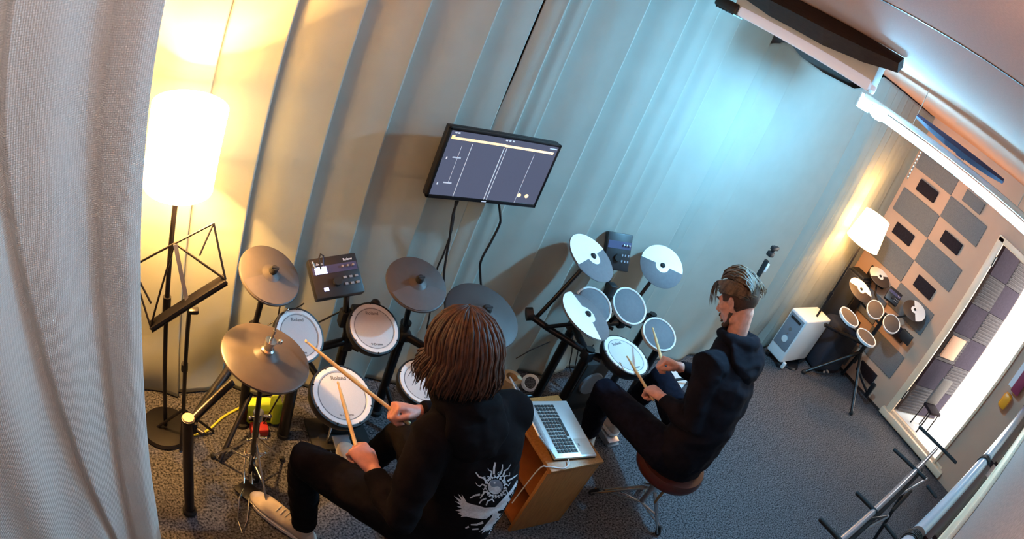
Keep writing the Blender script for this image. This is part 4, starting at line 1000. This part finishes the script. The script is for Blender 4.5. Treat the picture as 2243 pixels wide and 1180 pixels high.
def foot(parent, ankle, toe, matl, label=None, w_=.043):
    a, t = V(ankle), V(toe); d = V((t.x - a.x, t.y - a.y, 0)).normalized(); side = V((d.y, -d.x, 0)); drop = (t.z - a.z)
    heel = a - d * .062; L = (V((t.x, t.y, 0)) - V((heel.x, heel.y, 0))).length
    dirv = V((d.x, d.y, 0)); zb = t.z - .035
    zh = zb + (0.0 if a.z < .16 else (a.z - .12)); slope = (zb - zh) / L
    def C(s, h): return heel + d * (L * s) + V((0, 0, -heel.z + zh + slope * L * s + h))
    b = MB(); up = V((0, 0, 1))
    prof = [(0.0, .030, .020, .026), (.04, .034, .032, .036), (.16, .046, .038, .048), (.30, .050, .040, .050), (.45, .040, .043, .036), (.62, .034, .049, .030), (.80, .030, .049, .024), (.93, .024, .036, .018), (1.0, .020, .016, .008)]
    b.loft([(C(s, h), side * ww, up * hh) for s, h, ww, hh in prof], 18)
    b.limb([C(.17, .06), a + V((0, 0, .03))], [.040, .040], 14)
    sh = remesh(b, 'shoe', .005, 3, matl, parent)
    b = MB(); out = []
    n = 40
    def outline(k):
        th = 2 * math.pi * k / n; s = .5 - .5 * math.cos(th); ww = .040 if s < .3 else .040 + .012 * math.sin((s - .3) / .7 * math.pi)
        ww *= min(1, math.sqrt(max(0, s) / .06 + .02)) * min(1, math.sqrt(max(0, 1 - s) / .16 + .02))
        return s, ww * (1 if math.sin(th) >= 0 else -1)
    vs = []
    for h in (.002, .020):
        for k in range(n):
            s, ww = outline(k); vs.append(C(s * 1.02 - .01, h) + side * ww)
    fs = [(k, (k + 1) % n, n + (k + 1) % n, n + k) for k in range(n)] + [tuple(range(n))[::-1], tuple(range(n, 2 * n))]
    b.add(vs, fs, False); obj('sole', b, M['sole'], sh)
    b = MB()
    for s in (.36, .43, .50, .57):
        p = C(s, .034 + (.052 if s < .4 else .046 if s < .47 else .040 if s < .54 else .034)); b.tube([p - side * .020, p + V((0, 0, .005)), p + side * .020], .003, 6)
    o = obj('laces', b, M['sole'], sh)
    return sh
def sleeve_wrinkles(o, amp, sc_, seed):
    me = o.data
    nv = [V(n.vector) for n in me.vertex_normals]
    for v, n in zip(me.vertices, nv):
        q = v.co * sc_
        k = noise.noise(V((q.x, q.y, q.z * 1.6 + seed))) + .5 * noise.noise(V((q.x * 2.3, q.y * 2.3, q.z * 3.1 + seed))) + .9 * (.35 - abs(noise.noise(V((q.x * .9 + q.z * .5, q.y * .9, q.z * 1.3 + seed * 2)))))
        v.co = v.co + n * (amp * k)
def person(name, label, g):
    t = thing(name, label, 'person', (g['pelvis'][0], g['pelvis'][1], 0))
    R = Matrix.Identity(3); lat = V(g['lat']).normalized()
    pel, wai, che, nec, hea = [V(g[k]) for k in ('pelvis', 'waist', 'chest', 'neck', 'head')]
    HR = basis(g['look'], g['crown'])
    fw = lat.cross(V((0, 0, 1))); fw = fw if fw.dot(V(g['look'])) > 0 else -fw
    sp = [pel + V((0, 0, -.05)), pel, wai, wai.lerp(che, .55), che, che.lerp(nec, .55), nec]
    def ring(i, p, a, b_):
        ax = (sp[min(i + 1, 6)] - sp[max(i - 1, 0)]).normalized(); u = lat - ax * lat.dot(ax); u.normalize(); return (p, u * a, ax.cross(u) * b_)
    # --- body: one continuous skin surface
    b = MB()
    wd = [(.13, .10), (.155, .115), (.135, .10), (.15, .105), (.165, .11), (.13, .085), (.055, .055)]
    b.loft([ring(i, p, *wd[i]) for i, p in enumerate(sp)], 20)
    b.limb([nec + V((0, 0, -.03)), hea + HR @ V((0, -.030, -.05))], [.053, .046], 16)
    head_shape(b, hea, HR, g.get('hs', 1.0))
    grips = []
    for side in ('L', 'R'):
        S, E, W = [V(x) for x in g[side + 'arm']]
        b.limb([che.lerp(nec, .5), S, S.lerp(E, .5), E, E.lerp(W, .35), W], [.06, .058, .045, .038, .038, .026], 14)
        H_, K_, A_ = [V(x) for x in g[side + 'leg']]
        b.limb([pel, H_, H_.lerp(K_, .5), K_, K_.lerp(A_, .35), A_], [.09, .088, .072, .055, .054, .036], 14)
        f, p = g[side + 'hand']
        grips.append(hand(b, W, f, p, side == 'R', None))
    body = remesh(b, 'body', .0046, 3, M[g['skin']], t)
    # --- hoodie
    b = MB()
    wd = [(.155, .130), (.180, .140), (.170, .128), (.182, .130), (.190, .128), (.150, .105), (.085, .080)]
    b.loft([ring(0, sp[0] + V((0, 0, -.06)), .160, .140)] + [ring(i, p, *wd[i]) for i, p in enumerate(sp)], 24)
    for side in ('L', 'R'):
        S, E, W = [V(x) for x in g[side + 'arm']]; d = (W - E).normalized(); cuff = W - d * g.get('cuff', .012)
        b.limb([che.lerp(nec, .45), S, S.lerp(E, .5), E, E.lerp(W, .45), W - d * .055], [.085, .080, .066, .060, .054, .043], 16)
        b.tube([W - d * .075, W - d * .05, cuff], [.044, .040, .036], 16)
    hood = remesh(b, 'hoodie', .0085, 5, M[g['hoodie']], t); sleeve_wrinkles(hood, .0085, 9, g['pelvis'][0])
    # hood: rolled collar and a pouch lying on the back
    b = MB(); ax = (V(hea) - nec).normalized(); back = -fw
    cen = nec + ax * .020 + back * .014; pts = []; rs = []
    for k in range(25):
        a = 2 * math.pi * k / 24; lift = -.030 * (1 - math.cos(a)) / 2 * 1.3
        pts.append(cen + lat * (.088 * math.sin(a)) + back * (.085 * math.cos(a)) + ax * (.015 + lift)); rs.append(.026 + .016 * max(0, math.cos(a)))
    b.tube(pts, rs, 14)
    hp = g.get('hoodsize', 1.0)
    b.loft([(cen + back * .04 + ax * .030, lat * .055, back * .03), (cen + back * .075 + ax * .012, lat * .115 * hp, back * .048), (cen + back * .095 - ax * .045, lat * .130 * hp, back * .048), (cen + back * .088 - ax * .11, lat * .105 * hp, back * .042), (cen + back * .070 - ax * .165, lat * .055 * hp, back * .030)], 20)
    h2 = remesh(b, 'hood', .007, 4, M[g['hoodie']], hood); sleeve_wrinkles(h2, .008, 11, 3.3)
    # --- trousers
    b = MB()
    b.loft([ring(0, pel + V((0, 0, -.085)), .150, .125), ring(0, pel + V((0, 0, -.02)), .172, .135), ring(1, pel + V((0, 0, .06)), .165, .125)], 22)
    for side in ('L', 'R'):
        H_, K_, A_ = [V(x) for x in g[side + 'leg']]
        b.limb([pel + (H_ - pel) * .5, H_, H_.lerp(K_, .5), K_, K_.lerp(A_, .35), A_.lerp(K_, .08)], [.10, .100, .086, .070, .064, .054], 16)
    tr = remesh(b, 'trousers', .0085, 4, M[g['jeans']], t); sleeve_wrinkles(tr, .006, 13, 1.7)
    foot(t, g['Lleg'][2], g['Ltoe'], M[g['shoe']]); foot(t, g['Rleg'][2], g['Rtoe'], M[g['shoe']])
    for q in (-1, 1):
        b = MB(); b.ball(hea + HR @ V((.030 * q, .079, .006)), .0125, n=14); ey = obj('eye', b, M['eye'], t)
        b = MB(); b.ball(hea + HR @ V((.030 * q, .0885, .002)), (.0058, .0045, .0058), HR, 12); obj('iris', b, M['black'], ey)
        b = MB(); b.tube([hea + HR @ V((.014 * q, .094, .026)), hea + HR @ V((.032 * q, .091, .032)), hea + HR @ V((.050 * q, .076, .027))], [.004, .005, .003], 8); obj('eyebrow', b, M['fade'], t)
    return t, hood, hea, HR, grips, body

def lock(mb, pts, w0, th, nrm, n=6):
    """one lock of hair: a lens-section ribbon along pts, tapering to its tip"""
    pts = [V(p) for p in pts]; m = len(pts); rings = []
    for i, p in enumerate(pts):
        a = (pts[min(i + 1, m - 1)] - pts[max(i - 1, 0)]).normalized(); u = a.cross(nrm[i]); u = u.normalized() if u.length > 1e-5 else V((1, 0, 0)); v = a.cross(u)
        s = i / (m - 1); k = (min(1, .45 + s * 4)) * (1 - s ** 3.5 * .92)
        rings.append((p, u * w0 * k, v * th * k))
    mb.loft(rings, n)

# ---- near drummer, seen from behind
g1 = dict(pelvis=(1.10, 1.06, .59), waist=(1.115, 1.07, .74), chest=(1.075, 1.12, .915), neck=(1.02, 1.185, 1.055), head=(1.0, 1.25, 1.195), lat=(1, .10, 0),
          look=(-.12, 1, -.45), crown=(0, .25, 1), Larm=((.905, 1.095, .965), (.805, .965, .75), (.79, 1.163, .752)), Rarm=((1.23, 1.165, .985), (1.25, 1.31, .80), (1.003, 1.338, .826)),
          Lleg=((.925, 1.07, .56), (.645, 1.40, .53), (.695, 1.365, .105)), Rleg=((1.10, 1.09, .56), (1.085, 1.49, .54), (1.015, 1.60, .145)),
          Lhand=((-.38, .85, .28), (.10, .25, -1)), Rhand=((-.95, .20, .22), (-.05, -.55, -.83)), Ltoe=(.525, 1.60, .045), Rtoe=(1.02, 1.815, .10),
          skin='skin', hoodie='hoodie', jeans='jeans', shoe='shoe', cuff=.012, hoodsize=.9)
p1, hood1, hea1, HR1, gr1, body1 = person('person', 'long haired person in a black hoodie drumming with their back to the camera', g1)
drum_stick(gr1[0] + V((0, 0, .004)), (.805, 1.60, .72), 'pale drumstick in the lower hand of the long haired drummer', .05)
drum_stick(gr1[1], (.668, 1.672, .862), 'drumstick crossing towards the hi-hat in the raised hand of the long haired drummer', .06)
hr = MB(); rnd.seed(3)
crown = V((.006, -.030, .118))
def hair_long(az, layer, w0):
    # path over the scalp from the crown, then hanging straight
    d = V((math.sin(az), -math.cos(az), 0)); sx, sy, sz = .092 + .012 * layer, .116 + .012 * layer, .118 + .010 * layer
    out = []; nr = []
    steps = 7; amax = math.radians(96)
    for k in range(steps):
        a = amax * (k / (steps - 1)) ** .9 + .06
        p = V((sx * math.sin(a) * d.x, sy * math.sin(a) * d.y - .012, sz * math.cos(a) + .008)); wob = .004 * layer
        out.append(hea1 + HR1 @ p + V((rnd.uniform(-1, 1), rnd.uniform(-1, 1), rnd.uniform(-1, 1))) * .0025); nr.append(HR1 @ V((d.x, d.y, math.cos(a) + .15)))
    o = out[-1]; outward = HR1 @ d; outward.z = 0
    fwd = max(0, -d.y * -1)
    L = rnd.uniform(.10, .155) - .02 * layer
    if d.y > .55: L *= .55
    for k in range(1, 5):
        s = k / 4; out.append(o + outward * (.018 * math.sin(s * 2.4) + rnd.uniform(-.003, .003)) + V((0, 0, -1)) * (L * s) + V((rnd.uniform(-.006, .006), -.01 * s * (1 if d.y < 0 else -1), 0))); nr.append(outward + V((0, 0, .05)))
    lock(hr, out, w0, .0042, nr)
for layer, cnt, w0 in ((0, 60, .013), (.6, 80, .010), (1.1, 90, .0075), (1.5, 60, .005)):
    for k in range(cnt):
        if math.cos(2 * math.pi * (k + .35) / cnt) < -.80: continue
        hair_long(2 * math.pi * (k + rnd.random() * .7) / cnt, layer + rnd.uniform(-.15, .15), w0 * rnd.uniform(.7, 1.2))
hr.ball(hea1 + HR1 @ V((0, -.016, .030)), (.084, .106, .098), HR1, 20)
obj('hair', hr, M['hair1'], p1, sharp=180)

# printed emblem on the back of the hoodie: rayed sun disc above a spread-winged bird
def bvh_of(o):
    me = o.data; return BVHTree.FromPolygons([o.matrix_basis @ v.co for v in me.vertices], [tuple(p.vertices) for p in me.polygons])
bv = bvh_of(hood1)
def emblem(polys, name, matl, lift=.0022):
    verts = []; faces = []
    for poly in polys:
        tri = tessellate_polygon([[V((p[0], p[1], 0)) for p in poly]])
        tris = [[V((*poly[i], 0)) for i in t_] for t_ in tri]
        for _ in range(7):
            nt_ = []; ch_ = False
            for T in tris:
                e_ = [(T[(i + 1) % 3] - T[i]).length for i in range(3)]; m_ = max(e_)
                if m_ > 34:
                    i = e_.index(m_); a, b_, c_ = T[i], T[(i + 1) % 3], T[(i + 2) % 3]; md = (a + b_) / 2; nt_ += [[a, md, c_], [md, b_, c_]]; ch_ = True
                else: nt_.append(T)
            tris = nt_
            if not ch_: break
        for T in tris:
            hit = []
            for q in T:
                X_, Y_ = 960 + q.x * .1695, 980 + q.y * .1695
                d = ray(X_, Y_); loc, no, ix, ds = bv.ray_cast(CAM, d)
                if loc is None: break
                hit.append(loc - d.normalized() * lift)
            if len(hit) == 3: faces.append((len(verts), len(verts) + 1, len(verts) + 2)); verts += hit
    mb = MB(); mb.add(verts, faces, True); return obj(name, mb, matl, hood1, recalc=False, sharp=180)
def streak(pts, w0, w1):
    L = []; Rr = []
    for i, p in enumerate(pts):
        a = V((*pts[min(i + 1, len(pts) - 1)], 0)) - V((*pts[max(i - 1, 0)], 0)); a.normalize(); n_ = V((-a.y, a.x, 0)); wd = w0 + (w1 - w0) * i / (len(pts) - 1)
        L.append((p[0] + n_.x * wd, p[1] + n_.y * wd)); Rr.append((p[0] - n_.x * wd, p[1] - n_.y * wd))
    return L + Rr[::-1]
def circ(cx, cy, r, a0=0, a1=360, n=28): return [(cx + r * math.cos(math.radians(a0 + (a1 - a0) * i / n)), cy + r * math.sin(math.radians(a0 + (a1 - a0) * i / n))) for i in range(n + (0 if a1 - a0 == 360 else 1))]
SX_, SY_ = 738, 505
pale = []
# pale half of the disc (swirl) and ring rays
a_ = circ(SX_, SY_, 96, 60, 240); pale.append(a_ + circ(SX_ - 48 * math.cos(math.radians(60)), SY_ - 48 * math.sin(math.radians(60)), 46, 240, 60, 14)[1:-1] + circ(SX_ + 48 * math.cos(math.radians(60)), SY_ + 48 * math.sin(math.radians(60)), 46, 240, 420, 14)[1:-1])
pale.append(circ(SX_ - 10, SY_ - 50, 14, n=12))
for k in range(22):
    a = math.radians(k * 360 / 22 + 6); L = (40, 95, 55, 150)[k % 4] if not (40 < (k * 360 / 22 + 6) < 140) else 40; r0 = 112
    pts = []
    for s in range(6):
        rr = r0 + L * s / 5; aa = a + .10 * math.sin(s * 1.9 + k); pts.append((SX_ + rr * math.cos(aa), SY_ + rr * math.sin(aa)))
    pale.append(streak(pts, 13, 3))
for pts, a, b_ in (([(738, 190), (722, 260), (718, 345)], 12, 14), ([(485, 320), (530, 380), (590, 395), (640, 470)], 8, 14), ([(410, 650), (480, 615), (540, 605)], 8, 14), ([(1030, 345), (960, 395), (895, 430)], 5, 12), ([(940, 210), (905, 270), (860, 300), (835, 375)], 4, 12), ([(830, 215), (830, 260), (815, 320), (790, 350)], 6, 12), ([(540, 655), (580, 600), (610, 560)], 6, 12), ([(530, 720), (560, 680), (620, 655)], 8, 10)): pale.append(streak(pts, a, b_))
# bird: wings, body, tail
pale.append([(735, 770), (690, 770), (600, 775), (520, 750), (450, 735), (370, 710), (330, 640), (300, 600), (318, 660), (255, 595), (300, 680), (200, 620), (285, 715), (215, 690), (300, 755), (240, 760), (310, 790), (220, 810), (300, 830), (250, 850), (310, 870), (290, 895), (360, 890), (420, 905), (500, 915), (560, 925), (620, 920), (660, 890), (705, 850), (690, 900), (640, 960), (600, 1010), (560, 1060), (520, 1090), (590, 1060), (560, 1110), (640, 1060), (615, 1090), (680, 1050), (650, 1120), (625, 1150), (650, 1150), (690, 1090), (670, 1180), (710, 1180), (715, 1100), (735, 1050), (750, 1120), (765, 1030), (780, 970), (800, 930), (870, 900), (905, 870), (850, 850), (780, 850), (770, 820), (840, 800), (880, 790), (960, 730), (1000, 660), (1030, 610), (1075, 560), (1080, 530), (1115, 480), (1110, 450), (1130, 400), (1128, 330), (1138, 180), (1100, 240), (1085, 320), (1040, 380), (1000, 450), (950, 530), (880, 610), (820, 680), (770, 730)])
for pts, a, b_ in (([(870, 800), (920, 770), (985, 690)], 10, 16), ([(890, 830), (940, 790), (975, 770)], 8, 12), ([(860, 960), (900, 985), (940, 960), (955, 890), (975, 840)], 22, 8), ([(420, 995), (500, 995), (580, 965)], 8, 16), ([(350, 1040), (395, 1020)], 8, 12), ([(440, 1055), (520, 1050)], 9, 10), ([(620, 745), (640, 690), (700, 665), (720, 700)], 9, 9), ([(790, 945), (830, 960)], 16, 6)): pale.append(streak(pts, a, b_))
emblem(pale, 'back_print', M['print'])
a_ = circ(SX_, SY_, 96, 240, 420); dark = [a_ + circ(SX_ + 48 * math.cos(math.radians(60)), SY_ + 48 * math.sin(math.radians(60)), 46, 420, 240, 14)[1:-1] + circ(SX_ - 48 * math.cos(math.radians(60)), SY_ - 48 * math.sin(math.radians(60)), 46, 60, 240, 14)[1:-1]]
emblem(dark, 'back_print', M['print_dark'], .0020)

# stool under the near drummer
def stool(name, label, c, h_, r, tr, fs):
    t = thing(name, label, 'stool', (c[0], c[1], 0))
    b = MB(); b.lathe([(0, -.085), (r * .80, -.085), (r * .97, -.060), (r, -.025), (r * .96, -.004), (r * .5, .0), (0, -.004)], (c[0], c[1], h_), n=48); s = obj('seat', b, M['vinyl'], t)
    b = MB(); b.lathe([(r * .975, -.058), (r * 1.004, -.045), (r * 1.006, -.028), (r * .985, -.018)], (c[0], c[1], h_), n=48); obj('side_band', b, M['vinyl_side'], s)
    b = MB(); b.tube([(c[0], c[1], .16), (c[0], c[1], h_ - .08)], .016); b.lathe([(0, 0), (.03, 0), (.03, .05), (0, .05)], (c[0], c[1], .27), n=18); b.bar((c[0], c[1], .295), (c[0] - .06, c[1] + .02, .295), .012, .012); obj('column', b, M['chrome'], t)
    for (x, y) in fs:
        b = MB(); T_, B_ = V((c[0], c[1], .285)), V((x, y, .02)); sd_ = V((-(y - c[1]), x - c[0], 0)).normalized() * .012
        b.tube([T_ + sd_, B_ + sd_], .0065, 8); b.tube([T_ - sd_, B_ - sd_], .0065, 8)
        lo = V((c[0], c[1], .15)); b.tube([lo, lo.lerp(T_.lerp(B_, .62), 1)], .006, 8); b.tube([lo + V((0, 0, .0)), B_ + V((0, 0, .035))], .005, 8)
        lg = obj('leg', b, M['chrome'], t)
        b = MB(); b.limb([B_ + V((0, 0, .012)) - (B_ - T_).normalized() * .03, B_ + V((0, 0, -.004))], [.014, .017]); obj('rubber_foot', b, M['rubber'], lg)
    return t
stool('drum_stool', 'drum stool hidden under the long haired drummer', (1.02, 1.05), .505, .165, 0, ((1.02, .78), (.80, 1.18), (1.25, 1.18)))

# ---- side-on drummer
g2 = dict(pelvis=(2.38, 1.13, .56), waist=(2.395, 1.125, .73), chest=(2.43, 1.19, .93), neck=(2.485, 1.300, 1.115), head=(2.485, 1.40, 1.255), lat=(1, -.05, 0),
          look=(-.16, 1, -.92), crown=(-.05, .6, 1), Larm=((2.275, 1.235, 1.03), (2.245, 1.11, .79), (2.232, 1.315, .765)), Rarm=((2.60, 1.25, 1.03), (2.63, 1.33, .80), (2.405, 1.435, .83)),
          Lleg=((2.28, 1.15, .55), (2.195, 1.60, .54), (2.40, 1.68, .10)), Rleg=((2.48, 1.16, .55), (2.63, 1.64, .55), (2.61, 1.72, .13)),
          Lhand=((-.05, .97, -.20), (.15, -.12, -1)), Rhand=((-.78, .60, .10), (-.25, -.2, -.95)), Ltoe=(2.36, 1.885, .042), Rtoe=(2.60, 1.92, .09),
          skin='skin2', hoodie='hoodie2', jeans='jeans2', shoe='shoe', cuff=.010, hoodsize=1.0)
p2, hood2, hea2, HR2, gr2, body2 = person('person', 'person with swept back hair in a black hoodie drumming side-on in profile', g2)
drum_stick(gr2[0], (2.30, 1.665, .705), 'pale drumstick in the near hand of the side-on drummer, over the white snare', .05)
drum_stick(gr2[1], (2.50, 1.76, .80), 'drumstick in the far hand of the side-on drummer, over the grey pads', .05)
# short sides (fade), beard, swept back top and a loose forelock
def scalp(mb, off, mask, n=180, m=100):
    vs = {}; fs = []
    def P(i, j):
        a, z = 2 * math.pi * i / n, math.pi * j / m
        return V(((.074 + off) * math.sin(z) * math.sin(a), -.014 + (.096 + off) * math.sin(z) * math.cos(a), .034 + (.086 + off) * math.cos(z)))
    pts = []; idx = {}
    for i in range(n):
        for j in range(m):
            q = [P(i, j), P(i + 1, j), P(i + 1, j + 1), P(i, j + 1)]
            if mask(sum(q, V()) / 4):
                k = len(pts); pts += [hea2 + HR2 @ p for p in q]; fs.append((k, k + 1, k + 2, k + 3))
    mb.add(pts, fs, True)
fd = MB(); scalp(fd, .0035, lambda p: (p.z > .045 and p.y < .072) or (p.y < -.008 and p.z > -.062 - .0 * p.y) or (p.y < .045 and p.y > -.02 and p.z > .012))
fo = obj('short_hair', fd, M['fade'], p2, recalc=False, sharp=180); sd = fo.modifiers.new('t', 'SOLIDIFY'); sd.thickness = .003; sd.offset = 0
bd = MB()
for (x, y, z, a, b_, c_) in ((0, .082, -.100, .020, .012, .016), (.018, .078, -.098, .012, .012, .012), (-.018, .078, -.098, .012, .012, .012), (0, .097, -.080, .010, .006, .006)): bd.ball(hea2 + HR2 @ V((x, y, z)), (a, b_, c_), HR2, 14)
for q in (-1, 1): bd.tube([hea2 + HR2 @ V((.055 * q, .012, -.045)), hea2 + HR2 @ V((.052 * q, .030, -.085)), hea2 + HR2 @ V((.030 * q, .066, -.102))], [.010, .012, .011], 10); bd.tube([hea2 + HR2 @ V((.004 * q, .1035, -.0465)), hea2 + HR2 @ V((.022 * q, .096, -.054))], [.0035, .003], 8)
obj('beard', bd, M['fade'], p2)
hr = MB(); rnd.seed(11)
for k in range(150):
    x0 = rnd.uniform(-.062, .062); s0 = rnd.uniform(0, 1)
    y0 = .078 - .085 * s0 - abs(x0) * .35
    lift = rnd.uniform(.010, .032) * (1 - .4 * abs(x0) / .06)
    pts = []; nr = []
    for i in range(8):
        s = i / 7
        a = math.atan2(y0 + .014, .10) - s * rnd.uniform(1.35, 1.95)
        rad = .094 + lift * math.sin(min(1, s * 1.25 + .25) * math.pi) * 1.0 + .010
        x = x0 * (1 + .30 * s) + .004 * math.sin(7 * s + k)
        wside = math.sqrt(max(.15, 1 - (x / .088) ** 2))
        pts.append(hea2 + HR2 @ V((x, -.014 + rad * math.sin(a) * 1.02, .032 + (rad) * math.cos(a) * wside + .004))); nr.append(HR2 @ V((x * 6, math.sin(a), math.cos(a))))
    lock(hr, pts, rnd.uniform(.0055, .0095), .0035, nr)
for k in range(60):                                    # side sweep above the ear
    q = -1 if k % 3 else 1; y0 = rnd.uniform(.02, .07); z0 = rnd.uniform(.058, .105)
    pts = []; nr = []
    for i in range(7):
        s = i / 6; y = y0 - s * rnd.uniform(.125, .155); xx = .079 * math.sqrt(max(.05, 1 - ((y + .014) / .112) ** 2)) + .008
        z = z0 - .012 * s - .045 * s * s
        kz = math.sqrt(max(.2, 1 - max(0, (z - .034) / .125) ** 2))
        pts.append(hea2 + HR2 @ V((q * xx * kz, y, z))); nr.append(HR2 @ V((q, (y + .014) * 4, .3)))
    lock(hr, pts, rnd.uniform(.006, .010), .0035, nr)
for k in range(16):                                    # forelock hanging in front of the brow
    x0 = rnd.uniform(-.035, .02); pts = []; nr = []
    E_ = V((x0 - .018, .120 + rnd.uniform(-.008, .012), .02 - rnd.uniform(0, .030)))
    A0 = V((x0, .070, .108)); B0 = V((x0 - .004, .118, .108))
    for i in range(7):
        s = i / 6; pts.append(hea2 + HR2 @ (A0 * (1 - s) ** 2 + B0 * 2 * s * (1 - s) + E_ * s * s)); nr.append(HR2 @ V((0, .7, .7)))
    lock(hr, pts, rnd.uniform(.0025, .0045), .0018, nr)
obj('hair', hr, M['hair2'], p2, sharp=180)
stl = stool('drum_stool', 'brown vinyl drum stool with chrome legs under the side-on drummer', (2.375, 1.135), .485, .185, 0, ((2.485, .985), (2.25, 1.345), (2.60, 1.30)))
b = MB(); b.box((2.335, 1.055, .33), (.055, .012, .11), Matrix.Rotation(.5, 3, 'Z'), bev=.003)
b.box((2.335, 1.06, .40), (.02, .006, .06))
tag(obj('card_tag', b, M['card']), 'brown card tag hanging beneath the brown vinyl stool', 'tag')
sp_ = atz(1484, 828, .004)
b = MB(); b.box(sp_, (.21, .14, .004), Matrix.Rotation(.5, 3, 'Z'))
tag(obj('paper_sheet', b, M['white']), 'white paper sheet lying on the carpet behind the knees of the side-on drummer', 'paper')
